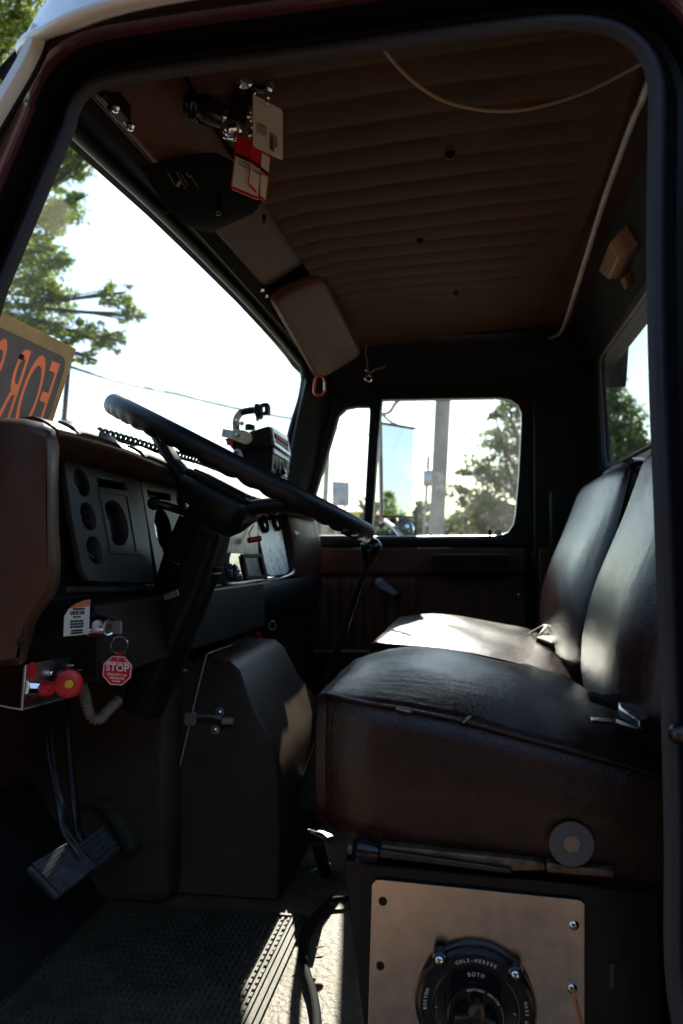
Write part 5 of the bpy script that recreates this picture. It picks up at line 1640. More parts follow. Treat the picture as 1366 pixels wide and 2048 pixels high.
# ================================================================== GEAR LEVER
gl = thing("gear_lever", "long black gear lever with round knob", "gear lever", tuple(W(665, 1400, 1.56)))
gp = catmull([W(738, 1112, 1.50), W(726, 1150, 1.505), W(706, 1208, 1.515), W(684, 1272, 1.53), W(664, 1330, 1.545), W(652, 1390, 1.56), W(648, 1460, 1.57), W(646, 1560, 1.58)], 5)
bm = nb(); tube(bm, gp, [.0058 + .003 * i / len(gp) for i in range(len(gp))], 12); obj("lever_rod", bm, M['black'], gl)
bm = nb()
g0 = W(742, 1096, 1.5); gx = (W(738, 1125, 1.503) - W(746, 1075, 1.497)).normalized()
lathe(bm, [(.001, -.019), (.010, -.0175), (.017, -.012), (.0205, -.003), (.0198, .006), (.0150, .016), (.011, .024), (.009, .030)], g0, gx, 26)
gk = obj("lever_knob", bm, M['blackgloss'], gl, smooth=70)
bm = nb(); lathe(bm, [(.06, .0), (.05, .02), (.035, .06), (.02, .10), (.014, .12)], V((W(646, 1560, 1.58).x, 1.58, -.50)), (0, 0, 1), 20); obj("lever_boot", bm, M['rubber'], gl)

# ================================================================== SEAT BELTS
sb = thing("seat_belt_buckle", "driver lap belt chrome buckle with tongue lying on the near cushion", "seat belt", tuple(W(1260, 1440, .95)), "lap belt buckles")
kn_ = V((-.02, 0, 1)).normalized()
def bk(px, py, dz=0.0): return WP(px, py, V((.15, .95, -.188 + dz)), V((.25, 0, 1)).normalized())
bm = nb(); prism(bm, [bk(1236, 1424), bk(1240, 1420), bk(1291, 1443), bk(1306, 1452), bk(1280, 1462), bk(1238, 1436)], (0, 0, .012)); obj("buckle_case", bm, M['alu'], sb, bevel=.003)
bm = nb(); prism(bm, [bk(1254, 1424, .0128), bk(1268, 1428, .0128), bk(1276, 1435, .0128), bk(1262, 1432, .0128)], (0, 0, .001)); obj("buckle_emblem", bm, M['dullmetal'], sb)
bm = nb(); prism(bm, [bk(1181, 1439), bk(1190, 1440), bk(1232, 1443), bk(1278, 1461), bk(1276, 1464), bk(1222, 1450), bk(1184, 1446)], (0, 0, .003)); obj("belt_tongue", bm, M['chrome'], sb, bevel=.0008)
bm = nb(); prism(bm, [bk(1175, 1396), bk(1184, 1396), bk(1240, 1412), bk(1238, 1424), bk(1180, 1404)], (0, 0, .008)); obj("belt_stalk", bm, M['cloth'], sb, bevel=.002)
bm = nb(); prism(bm, [bk(1280, 1450), bk(1310, 1444), bk(1345, 1450), bk(1345, 1475), bk(1284, 1468)], (0, 0, .005)); obj("belt_strap", bm, M['cloth'], sb, bevel=.001)
sb2 = thing("seat_belt_buckle", "passenger belt buckle with pale strap loop tucked at the far seat crease", "seat belt", tuple(W(1090, 1275, 1.95)), "lap belt buckles")
bm = nb(); tube(bm, catmull([W(1058, 1268, 1.78), W(1072, 1259, 1.78), W(1086, 1252, 1.77), W(1091, 1254, 1.75), W(1082, 1266, 1.73), W(1078, 1276, 1.72)], 5), .0045, 8, flat=.45); obj("strap_loop", bm, M['cord'], sb2)
bm = nb(); a_ = [W(1072, 1274, 1.70), W(1108, 1288, 1.66), W(1106, 1300, 1.66), W(1071, 1286, 1.70)]; prism(bm, a_, V((.03, .05, .006))); obj("buckle_case", bm, M['black'], sb2, bevel=.003)
bm = nb(); prism(bm, [W(1080, 1276, 1.690), W(1104, 1286, 1.664), W(1104, 1289, 1.664), W(1080, 1279, 1.690)], (0, -.002, 0)); obj("buckle_edge", bm, M['chrome'], sb2)

# ================================================================== OVERHEAD: spotlight handle, tags, pouch, cord, carabiner, charm
OY = .97
sh = thing("spotlight_handle", "black ribbed pistol grip with chrome ball joint hanging from the header", "handle", tuple(W(440, 220, OY)))
ga, gb_ = W(372, 205, OY), W(452, 236, OY); gd = (gb_ - ga)
bm = nb()
prof = []
for k in range(40):
    t = k / 39
    r = .0150 + .0025 * math.sin(t * math.pi * .9) - .005 * max(0, t - .55)
    if t < .08: r *= math.sqrt(max(0.02, t / .08))
    if .04 < t < .42: r += .0011 * math.cos(2 * math.pi * (t - .04) / .062)
    prof.append((r, t * gd.length))
lathe(bm, prof, ga, gd, 24)
obj("grip", bm, M['blackgloss'], sh, smooth=40)
bm = nb(); lathe(bm, [(.0125, 0), (.014, .003), (.0125, .007), (.011, .010)], gb_, gd, 24); obj("grip_collar", bm, M['chrome'], sh)
bm = nb(); ball(bm, W(466, 258, OY), .0145, 22); obj("ball_joint", bm, M['chrome'], sh)
bm = nb(); tube(bm, [W(464, 258, OY), W(472, 235, OY), W(486, 205, OY + .005), W(492, 165, OY + .01), W(494, 120, OY + .02)], [.013, .014, .0145, .0145, .0145], 20); obj("post", bm, M['blackgloss'], sh, smooth=60)
bm = nb(); torus(bm, W(462, 262, OY - .005), (.3, -1, .3), .0125, .0022, 28, 8); obj("joint_ring", bm, M['chrome'], sh)
bm = nb(); tube(bm, catmull([W(452, 152, OY), W(468, 146, OY), W(500, 148, OY), W(532, 150, OY), W(541, 160, OY), W(536, 178, OY)], 4), .0058, 12); obj("clamp_band", bm, M['chrome'], sh)
bm = nb(); tube(bm, catmull([W(452, 152, OY), W(456, 166, OY), W(470, 172, OY), W(500, 176, OY), W(530, 180, OY)], 4), .0045, 10); obj("clamp_band", bm, M['blackgloss'], sh)
bm = nb(); lathe(bm, [(.011, 0), (.011, .006), (.006, .009), (.004, .011)], W(489, 163, OY - .01), (.2, -1, -.2), 20); obj("clamp_bolt", bm, M['chrome'], sh)
bm = nb(); tube(bm, catmull([W(420, 190, OY + .02), W(432, 178, OY + .02), W(452, 180, OY + .02), W(470, 178, OY + .02)], 5), .0018, 6); obj("grip_wire", bm, M['black'], sh)
kr = nb()
torus(kr, W(520, 196, OY - .022), (.3, -1, 0), .0085, .0012, 26, 6)
tag(obj("key_ring", kr, M['chrome']), "chrome ring holding the hanging key cards under the spotlight handle", "key ring")
for i, (c1, c2, c3) in enumerate(((512, 186, 505), (528, 198, 535), (538, 206, 538))):
    pass
kc = nb()
for k, (px, py) in enumerate(((500, 220), (503, 236), (497, 228), (506, 250), (500, 266))):
    ball(kc, W(px, py, OY - .016 + .004 * (k % 2)), .0045, 8, sc=(.7, .5, 1.3))
tag(obj("split_chain", kc, M['chrome']), "short chrome link chain behind the hanging cards", "chain")
def card(name, label, quad, Y, dys, base, extra):
    t = thing(name, label, "key card", tuple(W(*quad[0], Y)), "cards hanging from the spotlight handle")
    p = [W(x, y, Y + d) for (x, y), d in zip(quad, dys)]       # tl, tr, br, bl
    n = (p[1] - p[0]).cross(p[3] - p[0]).normalized()
    if n.y > 0: n = -n
    def at(u, v, o=0.0): return lerp(lerp(p[0], p[1], u), lerp(p[3], p[2], u), v) + n * o
    W_, H_ = (p[1] - p[0]).length, (p[3] - p[0]).length
    loop = [(x / W_, 1 - y / H_) for x, y in rrect(0, 0, W_, H_, .0028, 4)]
    bm = nb(); prism(bm, [at(u, v) for u, v in loop], -n * .0012)
    body = obj("card_body", bm, M[base], t, smooth=0)
    def q(nm, u0, v0, u1, v1, m, o=.0004, skew=0):
        bm = nb(); prism(bm, [at(u0, v0, o), at(u1, v0 + skew, o), at(u1, v1 + skew, o), at(u0, v1, o)], n * .0002); return obj(nm, bm, M[m], body, smooth=0)
    def tx(bm, s, u, v, size, sx=.8, rot=0, bold=.0001):
        m = basis(at(u, v, .0008), (p[1] - p[0]).normalized(), (p[0] - p[3]).normalized())
        text(bm, s, size, m @ Matrix.Rotation(rot, 4, 'Z'), 0, 'CENTER', sx, .0001, bold)
    extra(q, tx, body)
    return t
def red_card(q, tx, body):
    q("white_field", .05, .40, .95, .945, 'card'); q("black_band", .04, .335, .96, .40, 'ink', .0006)
    bm = nb(); tx(bm, "Distribution", .47, .445, .0058, .75, 0, 0); tx(bm, "Company", .38, .505, .0058, .75, 0, 0)
    obj("lettering", bm, M['ink'], body, smooth=0)
card("key_card", "left red and white key card, printed Company", [(474, 268), (524, 292), (519, 401), (461, 377)], OY - .02, (0, 0, 0, 0), 'redink', red_card)
def red_card2(q, tx, body):
    q("white_field", .05, .46, .95, .945, 'card'); q("white_corner", .55, .05, .95, .40, 'card', .0004); q("black_band", .04, .36, .96, .43, 'ink', .0006)
    bm = nb(); tx(bm, "Distribution", .48, .505, .0052, .7, 0, 0); tx(bm, "Company", .34, .56, .0052, .7, 0, 0)
    obj("lettering", bm, M['ink'], body, smooth=0)
card("key_card", "right red and white key card, turned and pointed downward", [(503, 288), (542, 312), (532, 408), (496, 369)], OY - .026, (0, .012, .012, 0), 'redink', red_card2)
def white_card(q, tx, body):
    bm = nb()
    rnd = random.Random(3)
    v = .58
    while v < .93:
        h = rnd.choice((.006, .010, .014)); 
        # bars of the bar code run across the short side
        pass
        v += h + rnd.choice((.006, .009))
    obj_q = None
    v = .57; bars = []
    while v < .92:
        h = rnd.choice((.006, .011, .016)); bars.append((v, h)); v += h + rnd.choice((.006, .009))
    bars_bm = nb()
    for v, h in bars: q_pts(bars_bm, .56, v, .72, v + h)
    obj("bar_code", bars_bm, M['ink'], body, smooth=0)
    for k in range(4): tx(bm, "0000 0000 00", .16 + .09 * k, .60, .0030, .8, R(-90), .00005)
    tx(bm, "ACCESS", .78, .70, .0048, .9, R(-90))
    obj("lettering", bm, M['ink'], body, smooth=0)
    for a in (((.10, .30), (.22, .27), (.34, .31), (.42, .40)), ((.24, .13), (.36, .22), (.50, .26), (.60, .25)), ((.10, .55), (.4, .60), (.7, .64), (.97, .63))):
        pass
_card_state = {}
def q_pts(bm, u0, v0, u1, v1):
    at = _card_state['at']; n = _card_state['n']
    prism(bm, [at(u0, v0, .0004), at(u1, v0, .0004), at(u1, v1, .0004), at(u0, v1, .0004)], n * .0002)
wq = [(506, 188), (565, 220), (565, 320), (506, 293)]
_p = [W(x, y, OY - .030) for x, y in wq]
_n = (_p[1] - _p[0]).cross(_p[3] - _p[0]).normalized()
if _n.y > 0: _n = -_n
_card_state['n'] = _n
_card_state['at'] = lambda u, v, o=0.0: lerp(lerp(_p[0], _p[1], u), lerp(_p[3], _p[2], u), v) + _n * o
wcd = card("key_card", "pale plain key card with bar code in front of the two red ones", wq, OY - .030, (0, 0, 0, 0), 'card', white_card)
bm = nb(); torus(bm, W(537, 204, OY - .032), (1, -.3, .2), .006, .0011, 22, 6); obj("card_loop", bm, M['chrome'], wcd)

# black organiser pouch strapped on the driver visor
po_ = thing("visor_pouch", "black nylon zip pouch wrapped round the near sun visor", "pouch", tuple(W(410, 390, 1.3)))
bm = nb(); rings = []
A_ = [(284, 338), (300, 365), (318, 392), (340, 418), (368, 443), (395, 458), (420, 466)]
B_ = [(452, 300), (476, 330), (498, 356), (515, 378), (528, 392), (534, 402), (536, 410)]
for i, (a, b) in enumerate(zip(A_, B_)):
    t = i / 6
    Yv = lerp(1.16, 1.44, t)
    p, q = WX(a[0], a[1], -.415), None
    q = W(b[0], b[1], Yv - .03)
    th = .016
    n_ = V((.35, 0, -1)).normalized()
    ring = []
    for k in range(9):
        u = k / 8; c = lerp(p, q, u)
        ring.append(c + n_ * (.012 * math.sin(math.pi * u) ** .5 * (1 - .85 * abs(2 * t - 1) ** 5) + .004 * math.sin(math.pi * t)))
    for k in range(8, -1, -1):
        u = k / 8; c = lerp(p, q, u); ring.append(c - n_ * .004)
    rings.append(ring)
loft(bm, rings)
pb = obj("pouch_body", bm, M['cloth'], po_, smooth=60, bevel=.002)
bm = nb(); tube(bm, catmull([WX(330, 405, -.415) + V((0, 0, -.014)), W(400, 385, 1.27), W(470, 360, 1.25), W(510, 368, 1.30)], 5), .0022, 6); obj("zip_seam", bm, M['black'], po_)
pq0, pq1, pq2 = WX(284, 338, -.415), W(452, 300, 1.13), WX(420, 466, -.415)
pn = (pq1 - pq0).cross(pq2 - pq0).normalized()
if pn.z > 0: pn = -pn
def pz(px, py, off=.019): return WP(px, py, pq0 + pn * off, pn)
for px, py, dy in ((528, 428, 26), (437, 385, 30)):
    bm = nb(); c = pz(px, py, .022); up_ = V((0, 0, -1))
    k = (pz(px, py + dy, .022) - c).length if py < 400 else .016
    prism(bm, [c + V((-.003, 0, 0)), c + V((.003, 0, 0)), c + V((.003, 0, -k)), c + V((0, 0, -k - .003)), c + V((-.003, 0, -k))], (0, .002, 0)); z_ = obj("zip_pull", bm, M['blackgloss'], po_, bevel=.0006)
    bm = nb(); torus(bm, c + V((0, 0, -k)), (0, -1, 0), .0030, .0008, 14, 6); obj("pull_ring", bm, M['dullmetal'], z_)
for px0, py0, px1, py1, w in ((334, 345, 350, 372, 1.2), (352, 344, 371, 378, 1.2), (360, 346, 376, 372, .9), (371, 346, 378, 356, 2.2), (380, 350, 396, 376, 1.1)):
    bm = nb()
    prism(bm, [pz(px0, py0), pz(px0 + w, py0 - w * .3), pz(px1 + w, py1 - w * .3), pz(px1, py1)], pn * .0006); obj("print_line", bm, M['conduit'], po_, smooth=0)
bm = nb(); lathe(bm, [(.0042, 0), (.0042, .0008)], pz(357, 368), pn, 16); obj("print_badge", bm, M['lamp'], po_, smooth=0)

cp_ = catmull([W(765, 96, .90), W(800, 138, .92), W(838, 172, .93), W(880, 198, .94), W(930, 214, .95), W(990, 222, .955), W(1050, 219, .955), W(1110, 205, .95), W(1180, 180, .95), (W(1250, 145, .94)), W(1300, 118, .92)], 6)
bm = nb(); tube(bm, cp_, .0021, 8)
tag(obj("horn_cord", bm, M['cord'], None, smooth=60), "thin tan pull cord sagging below the headliner", "cord")
bm = nb(); cbn = [(632, 756), (628, 780), (632, 789), (642, 790), (649, 782), (649, 760), (642, 752)]
tube(bm, catmull([W(x, y, 2.10) for x, y in cbn], 5, closed=True), .0036, 8, closed=True)
cbo = tag(obj("carabiner", bm, M['orange'], None, smooth=60), "small orange carabiner clipped to the far sun visor", "carabiner")
bm = nb(); tube(bm, [W(649, 764, 2.098), W(649, 780, 2.098)], .0026, 8); obj("gate", bm, M['alu'], cbo)
ch = thing("hanging_charm", "tiny silver ring charm hanging by the passenger window corner", "charm", tuple(W(737, 745, 2.2)))
bm = nb(); torus(bm, W(737, 756, 2.2), (.4, -1, .2), .009, .0028, 22, 8); obj("ring", bm, M['chrome'], ch)
bm = nb(); tube(bm, catmull([W(733, 690, 2.2), W(731, 705, 2.2), W(734, 722, 2.2), W(736, 745, 2.2)], 4), .0018, 6); obj("chain", bm, M['dullmetal'], ch)
bm = nb(); ball(bm, W(733, 740, 2.195), .0042, 10); obj("bead", bm, M['chrome'], ch)
bm = nb(); tube(bm, catmull([W(740, 746, 2.2), W(752, 738, 2.2), W(764, 736, 2.2), W(772, 730, 2.2)], 4), .0018, 6); obj("hook_wire", bm, M['dullmetal'], ch)
bm = nb(); lathe(bm, [(.008, -.01), (.009, 0), (.006, .006), (.002, .008)], W(1358, 1468, .735), (-.3, -1, 0), 18)
obj("striker_bolt", bm, M['darkmetal'], cab)
# ================================================================== OUTSIDE: ground, road, poles, signs, mirror, trees
bm = nb()
grid(bm, lambda u, v: V((lerp(-1500, 1500, u), lerp(-1500, 1500, v), GROUND - .03)), 8, 8)
tag(obj("ground", bm, M['grass'], None, smooth=0), None, None, None, 'structure')
bm = nb(); box(bm, (0, 2, GROUND - .013), (60, 14, .026))
tag(obj("parking_lot", bm, M['gravel'], None, smooth=0), None, None, None, 'structure')
bm = nb(); box(bm, (0, 21, GROUND - .015), (400, 8, .022))
tag(obj("road", bm, M['asphalt'], None, smooth=0), None, None, None, 'structure')
bm = nb(); box(bm, (0, 16.85, GROUND + .03), (400, .16, .16)); box(bm, (0, 25.15, GROUND + .03), (400, .16, .16))
M['concrete'] = mat("concrete", (0.38, 0.36, 0.33), 0.8, var=0.15)
tag(obj("kerb", bm, M['concrete'], None, smooth=0), None, None, None, 'structure')

# west-coast mirror on the passenger door, with its round convex mirror and tube bracket
mr = thing("side_mirror", "tall rectangular passenger side mirror on white tube bracket, reflecting pale sky", "mirror", tuple(W(795, 940, 2.72)))
a, b, d_ = W(764, 848, 2.62), W(827, 858, 2.76), W(767, 1032, 2.62)
c_ = d_ + (b - a) * .90
mn = (b - a).cross(d_ - a).normalized()
if mn.y > 0: mn = -mn
def mq(u, v, o): return lerp(lerp(a, b, u), lerp(d_, c_, u), v) + mn * o
bm = nb(); hexa(bm, [mq(-.03, -.012, -.012), mq(1.03, -.012, -.012), mq(1.03, 1.012, -.012), mq(-.03, 1.012, -.012), mq(-.03, -.012, -.002), mq(1.03, -.012, -.002), mq(1.03, 1.012, -.002), mq(-.03, 1.012, -.002)])
obj("mirror_back", bm, M['white'], mr, smooth=30, bevel=.003)
bm = nb(); hexa(bm, [mq(0, 0, -.001), mq(1, 0, -.001), mq(1, 1, -.001), mq(0, 1, -.001), mq(0, 0, .001), mq(1, 0, .001), mq(1, 1, .001), mq(0, 1, .001)])
obj("mirror_glass", bm, M['mirror'], mr, smooth=0)
bm = nb()
for u0, u1, v0, v1 in ((-.03, 1.05, -.02, .006), (-.03, 1.05, .994, 1.02)):
    hexa(bm, [mq(u0, v0, -.002), mq(u1, v0, -.002), mq(u1, v1, -.002), mq(u0, v1, -.002), mq(u0, v0, .004), mq(u1, v0, .004), mq(u1, v1, .004), mq(u0, v1, .004)])
obj("mirror_edge", bm, M['black'], mr, smooth=0)
bm = nb(); tube(bm, catmull([W(759, 800, 2.80), W(760, 870, 2.80), W(762, 950, 2.80), W(763, 1040, 2.80)], 4), .0085, 10)
M['coral'] = mat("coral_paint", (0.62, 0.17, 0.10), 0.45, var=0.2)
obj("support_tube", bm, M['coral'], mr, smooth=60)
bm = nb(); tube(bm, catmull([W(806, 790, 2.6), W(790, 808, 2.68), W(779, 824, 2.74), W(766, 826, 2.79), W(760, 820, 2.8)], 5), .0058, 8); obj("upper_arm", bm, M['dullmetal'], mr, smooth=60)
bm = nb(); tube(bm, [W(764, 828, 2.79), W(780, 842, 2.74), W(797, 851, 2.70)], .0058, 8); obj("upper_stay", bm, M['dullmetal'], mr, smooth=60)
bm = nb(); tube(bm, catmull([W(770, 1042, 2.79), W(785, 1052, 2.70), W(800, 1070, 2.60), W(815, 1090, 2.5)], 4), .0085, 10, flat=.7); obj("lower_arm", bm, M['white'], mr, smooth=60)
bm = nb(); lathe(bm, [(.012, -.006), (.012, .004), (.006, .006)], W(786, 1040, 2.69), (.3, -1, 0), 14); obj("pivot", bm, M['black'], mr)
bm = nb(); cc_ = W(811, 1058, 2.66); cax = V((.35, -1, .05))
lathe(bm, [(.001, -.014), (.024, -.010), (.0335, -.002), (.0335, .002), (.030, .0015)], cc_, cax, 30); obj("convex_housing", bm, M['black'], mr)
bm = nb(); lathe(bm, [(.031, .001), (.024, .0045), (.014, .0065), (.001, .0074)], cc_, cax, 30, cap=False); obj("convex_glass", bm, M['mirror'], mr)

# utility poles and wires
def pole(label, px, ptop, pbot, Y, r, over=3.0, m='wood', group="utility poles"):
    p0, p1 = W(px[1], pbot, Y), W(px[0], ptop, Y)
    t = thing("utility_pole", label, "pole", (p0.x, p0.y, GROUND), group)
    d = (p1 - p0); p0 = p0 + d * ((GROUND - p0.z) / d.z); p1 = p1 + d.normalized() * over
    bm = nb(); cyl(bm, p0, p1, r, 20); obj("shaft", bm, M[m], t)
    return t, p0, p1
up, u0, u1 = pole("big weathered wooden pole filling the middle of the passenger window", (886, 873), 800, 1065, 15.5, .145)
bm = nb()
for z in (-.1, .9): torus(bm, V((lerp(u0.x, u1.x, (z - u0.z) / (u1.z - u0.z)), 15.5, z)), (0, 0, 1), .148, .008, 30, 6)
obj("pole_band", bm, M['dullmetal'], up)
bm = nb(); box(bm, V((u0.x + .09, 15.36, -.5)), (.03, .04, 2.4)); obj("conduit_strip", bm, M['dullmetal'], up)
tp, t0, t1 = pole("thin far pole with a transformer can, left of the big wooden pole", (857, 848), 912, 1065, 42, .085, .0)
bm = nb(); cc = W(857, 957, 41.8); lathe(bm, [(.26, -.38), (.28, -.34), (.28, .34), (.22, .42), (.05, .46)], cc, (0, 0, 1), 18); obj("transformer", bm, M['dullmetal'], tp)
vp, v0, v1 = pole("grey pole beside the billboard in the vent window", (655, 650), 900, 1010, 34, .12, 1.2)
lp_, l0, l1 = pole("short dark pole behind the FOR SALE sign carrying wires", (136, 128), 742, 840, 12, .042, .25, 'bark')
bm = nb(); box(bm, l1 + V((0, 0, -.08)), (.5, .06, .06)); obj("crossarm", bm, M['bark'], lp_)
def wire(label, pts, r, sag=0.0):
    P = [V(p) for p in pts]
    Q = []
    for i in range(len(P) - 1):
        for k in range(14):
            t = k / 14; Q.append(lerp(P[i], P[i + 1], t) - V((0, 0, sag * 4 * t * (1 - t))))
    Q.append(P[-1])
    bm = nb(); tube(bm, Q, r, 6)
    return tag(obj("power_line", bm, M['black'], None, smooth=60), label, "wire", "overhead wires")
wire("thick overhead wire crossing the windshield from the short pole", [W(-60, 690, 11.9), W(139, 733, 12), W(350, 787, 15), W(590, 838, 19), W(760, 872, 24)], .024, .04)
wire("thin overhead wire low over the dash behind the short pole", [W(60, 820, 12), W(141, 842, 12.4), W(190, 860, 14)], .010)
wire("thin slanting wire seen in the vent window", [W(600, 822, 30), W(662, 870, 32), W(745, 990, 40)], .012)

# far billboard, yellow sign
bb = thing("billboard", "far picture billboard standing beyond the vent window", "billboard", tuple(W(682, 1020, 45)))
bm = nb(); prism(bm, [W(664, 962, 45), W(698, 964, 45), W(698, 1012, 45), W(664, 1012, 45)], (0, .15, 0))
def bill():
    m = bpy.data.materials.new("billboard_print"); m.use_nodes = True
    nt = m.node_tree; b = nt.nodes["Principled BSDF"]; b.inputs["Roughness"].default_value = .6
    tc = nt.nodes.new("ShaderNodeTexCoord"); n = nt.nodes.new("ShaderNodeTexNoise"); n.inputs["Scale"].default_value = 1.6; n.inputs["Detail"].default_value = 3
    r = nt.nodes.new("ShaderNodeValToRGB"); r.color_ramp.elements[0].position = .35; r.color_ramp.elements[0].color = (.10, .14, .22, 1)
    r.color_ramp.elements[1].position = .66; r.color_ramp.elements[1].color = (.55, .38, .34, 1)
    e = r.color_ramp.elements.new(.5); e.color = (.30, .33, .42, 1)
    nt.links.new(tc.outputs["Object"], n.inputs["Vector"]); nt.links.new(n.outputs[0], r.inputs[0]); nt.links.new(r.outputs[0], b.inputs["Base Color"])
    return m
obj("sign_face", bm, bill(), bb, smooth=0)
for px in (672, 690):
    bm = nb(); p = W(px, 1010, 45.1); cyl(bm, (p.x, p.y, GROUND), p, .07, 8); obj("sign_post", bm, M['dullmetal'], bb)
ys = thing("roadside_sign", "low yellow roadside sign below the billboard", "sign", tuple(W(705, 1028, 40)))
bm = nb(); prism(bm, [W(690, 1022, 40), W(719, 1023, 40), W(719, 1035, 40), W(690, 1035, 40)], (0, .1, 0)); obj("sign_face", bm, M['yellow'], ys, smooth=0)
for px in (695, 714):
    bm = nb(); p = W(px, 1034, 40.05); cyl(bm, (p.x, p.y, GROUND), p, .04, 8); obj("sign_post", bm, M['dullmetal'], ys)

# ------------------------------------------------------------------ trees
def leaves(bm, lobes, n, size, rng, nclump=26, spread=.22, squash=.85):
    tot = sum(r ** 2 for _, r in lobes)
    for c, r in lobes:
        k = max(6, int(nclump * (r * r) / tot * len(lobes)))
        clumps = []
        for _ in range(k):
            d = V((rng.gauss(0, 1), rng.gauss(0, 1), rng.gauss(0, 1))).normalized()
            q = r * (rng.random() ** .45)
            clumps.append(c + V((d.x * q, d.y * q, d.z * q * squash)))
        m = int(n * (r * r) / tot)
        for i in range(m):
            cl = clumps[rng.randrange(k)]
            p = cl + V((rng.gauss(0, 1), rng.gauss(0, 1), rng.gauss(0, .7))) * (spread * r)
            ax = V((rng.gauss(0, 1), rng.gauss(0, 1), rng.gauss(0, .6) - .3)).normalized()
            sd_ = ax.cross(V((rng.gauss(0, 1), rng.gauss(0, 1), rng.gauss(0, 1)))).normalized()
            s = size * rng.uniform(.65, 1.3)
            nn_ = ax.cross(sd_)
            v = [bm.verts.new(p - ax * s * .5), bm.verts.new(p + sd_ * s * .30 + nn_ * s * .07), bm.verts.new(p + ax * s * .5), bm.verts.new(p - sd_ * s * .30 + nn_ * s * .07)]
            bm.faces.new((v[0], v[1], v[2])); bm.faces.new((v[0], v[2], v[3]))
def tree(name, label, base, fork, lobes, n, size, leafm, seed, tr=.2, nclump=26, spread=.22, group=None, hooks=()):
    rng = random.Random(seed)
    t = thing(name, label, "tree", tuple(base), group)
    bm = nb(); leaves(bm, lobes, n, size, rng, nclump, spread)
    me = bpy.data.meshes.new("crown")
    o0 = V(base)
    for v in bm.verts: v.co -= o0
    bm.to_mesh(me); bm.free(); me.materials.append(M[leafm])
    o = bpy.data.objects.new("crown", me); C.objects.link(o); o.parent = t
    bm = nb(); base, fork = V(base), V(fork)
    mid = lerp(base, fork, .5) + V((rng.uniform(-.1, .1), rng.uniform(-.1, .1), 0))
    tp_ = catmull([base, mid, fork], 5)
    tube(bm, tp_, [lerp(tr, tr * .6, i / (len(tp_) - 1)) * (1.25 if i == 0 else 1) for i in range(len(tp_))], 12)
    for c, r in lobes:
        s0 = lerp(base, fork, rng.uniform(.72, 1.0))
        q = lerp(s0, c, .5) + V((rng.uniform(-.2, .2), rng.uniform(-.2, .2), rng.uniform(.0, .3))) * r
        L = catmull([s0, q, c, c + (c - q).normalized() * r * .2], 5)
        tube(bm, L, [max(.012, lerp(tr * .16, .010, i / (len(L) - 1))) for i in range(len(L))], 7)
        for _ in range(5):
            e = c + V((rng.gauss(0, 1), rng.gauss(0, 1), rng.gauss(0, .8))).normalized() * r * .85
            tube(bm, [lerp(q, c, rng.uniform(.3, 1)), lerp(c, e, .5) + V((0, 0, .08 * r)), e], [.02 * max(.6, r), .012 * max(.6, r), .006], 5)
    obj("trunk", bm, M['bark'], t, smooth=60)
    return t
def L(px, py, r, Y, dy=0.0): return (W(px, py, Y + dy), r * Y / FPX)
Y1 = 9.0
lob = [L(*q) for q in ((40, 560, 85, Y1), (120, 420, 55, Y1), (165, 320, 42, Y1), (110, 600, 62, Y1, .3), (225, 588, 40, Y1), (262, 632, 34, Y1), (190, 672, 42, Y1), (40, 450, 70, Y1, .4), (120, 520, 38, Y1), (175, 715, 22, Y1), (230, 680, 32, Y1),
                      (-70, 500, 140, Y1, .8), (-110, 320, 170, Y1, .5), (20, 180, 90, Y1, .3), (-60, 60, 150, Y1), (60, -40, 110, Y1), (100, 300, 60, Y1, .2), (60, 640, 60, Y1), (140, 660, 40, Y1, -.2), (195, 300, 26, Y1), (150, 300, 40, Y1), (125, 350, 45, Y1, .2), (85, 440, 52, Y1, -.2), (70, 505, 60, Y1), (150, 400, 26, Y1), (-200, 600, 170, Y1, 1), (30, 60, 70, Y1))]
bx_ = W(-330, 800, 10.0)
tree("leafy_tree", "big backlit lime green tree hanging over the windshield and roof corner", (bx_.x, bx_.y, GROUND), W(-260, 520, 9.8), lob, 46000, .058, 'leafA', 11, .24, 60, .17)
Y2 = 19.0
lob = [L(*q) for q in ((1020, 825, 40, Y2), (995, 880, 36, Y2), (962, 938, 36, Y2), (925, 940, 18, Y2), (920, 985, 26, Y2), (960, 1000, 46, Y2), (1010, 955, 60, Y2, .5), (1040, 890, 60, Y2, .6), (915, 1045, 22, Y2), (955, 1055, 46, Y2), (1010, 1045, 60, Y2), (1075, 830, 60, Y2), (1090, 930, 80, Y2, .4), (1100, 1040, 80, Y2), (990, 830, 18, Y2), (1060, 780, 45, Y2))]
b = W(1045, 1085, Y2 + .3)
tree("evergreen_tree", "large dark green tree at the right side of the passenger window", (b.x, b.y, GROUND), W(1045, 960, Y2 + .3), lob, 11000, .115, 'leafB', 5, .28, 40, .20)
Y3 = 13.0
lob = [L(*q) for q in ((1222, 765, 24, Y3), (1235, 800, 30, Y3), (1212, 812, 24, Y3), (1250, 838, 36, Y3), (1218, 868, 34, Y3), (1265, 880, 34, Y3), (1240, 910, 44, Y3), (1290, 915, 40, Y3), (1210, 940, 40, Y3), (1270, 960, 60, Y3), (1190, 800, 40, Y3, .4), (1180, 880, 50, Y3, .4), (1320, 960, 60, Y3))]
b = W(1235, 1085, Y3 + .2)
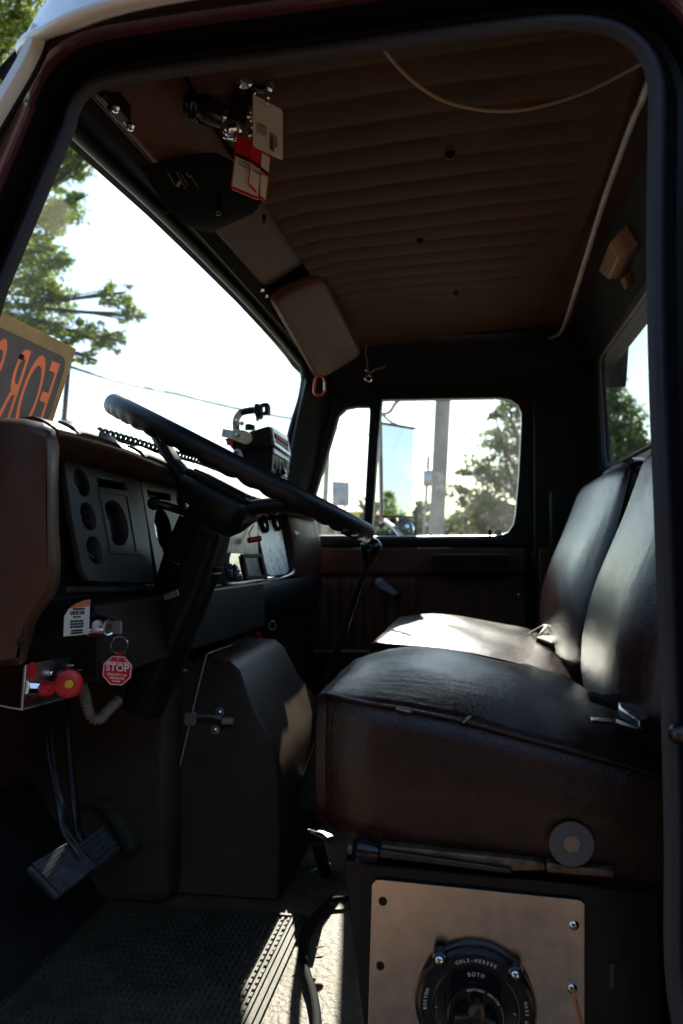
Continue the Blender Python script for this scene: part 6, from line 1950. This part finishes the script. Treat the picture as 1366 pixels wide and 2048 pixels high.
tree("broadleaf_tree", "dark tree seen through the rear window behind the seats", (b.x, b.y, GROUND), W(1235, 960, Y3 + .2), lob, 7500, .09, 'leafA', 8, .2, 40, .22)
# tree behind the truck that the passenger mirror reflects
base = V((37.7, 14.6, GROUND))
lob = [(V((37.7, 14.75, 2.75)), .5), (V((37.6, 14.85, 2.0)), .75), (V((37.7, 14.6, 1.2)), 1.0), (V((37.7, 14.7, .3)), 1.2), (V((37.7, 14.5, -.6)), 1.1)]
tree("round_tree", "small tree reflected in the passenger side mirror", base, V((37.7, 14.6, .2)), lob, 6000, .20, 'leafA', 3, .14)

# far wood beyond the road: one mass
rng = random.Random(21)
bm = nb()
for i in range(46):
    px = 520 + i * 17 + rng.uniform(-8, 8); Yd = rng.uniform(62, 78)
    top = 1030 + 16 * math.sin(i * .9) + rng.uniform(-10, 10) - (12 if px > 900 else 0)
    rr = rng.uniform(18, 26)
    leaves(bm, [L(px, top + rr * .7, rr, Yd), L(px + rng.uniform(-9, 9), top + rr * 1.9, rr * 1.2, Yd), L(px, 1085, rr * 1.1, Yd)], 330, .62, rng, 10, .3)
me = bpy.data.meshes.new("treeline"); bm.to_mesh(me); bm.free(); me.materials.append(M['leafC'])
o = bpy.data.objects.new("treeline", me); C.objects.link(o)
tag(o, "hazy far treeline along the horizon beyond the passenger window", "treeline", None, 'stuff')
# unseen wood behind the viewer, added to block low sky light from the cab
bm = nb(); rng = random.Random(33)
for i in range(15):
    x = -11 + i * 1.6 + rng.uniform(-.5, .5); y = -6.0 + rng.uniform(-1.2, .8) - .02 * (x * x) * .5
    lob = [(V((x, y, z)), rng.uniform(1.1, 1.7)) for z in (-.9, .7, 2.2)]
    leaves(bm, lob, 1500, .42, rng, 26, .34)
me = bpy.data.meshes.new("sky_blocker_wood"); bm.to_mesh(me); bm.free(); me.materials.append(M['leafD'])
o = bpy.data.objects.new("sky_blocker_wood", me); C.objects.link(o)
tag(o, "unseen dark wood behind the viewer, added to dim the sky light in the cab", "wood", None, 'stuff')
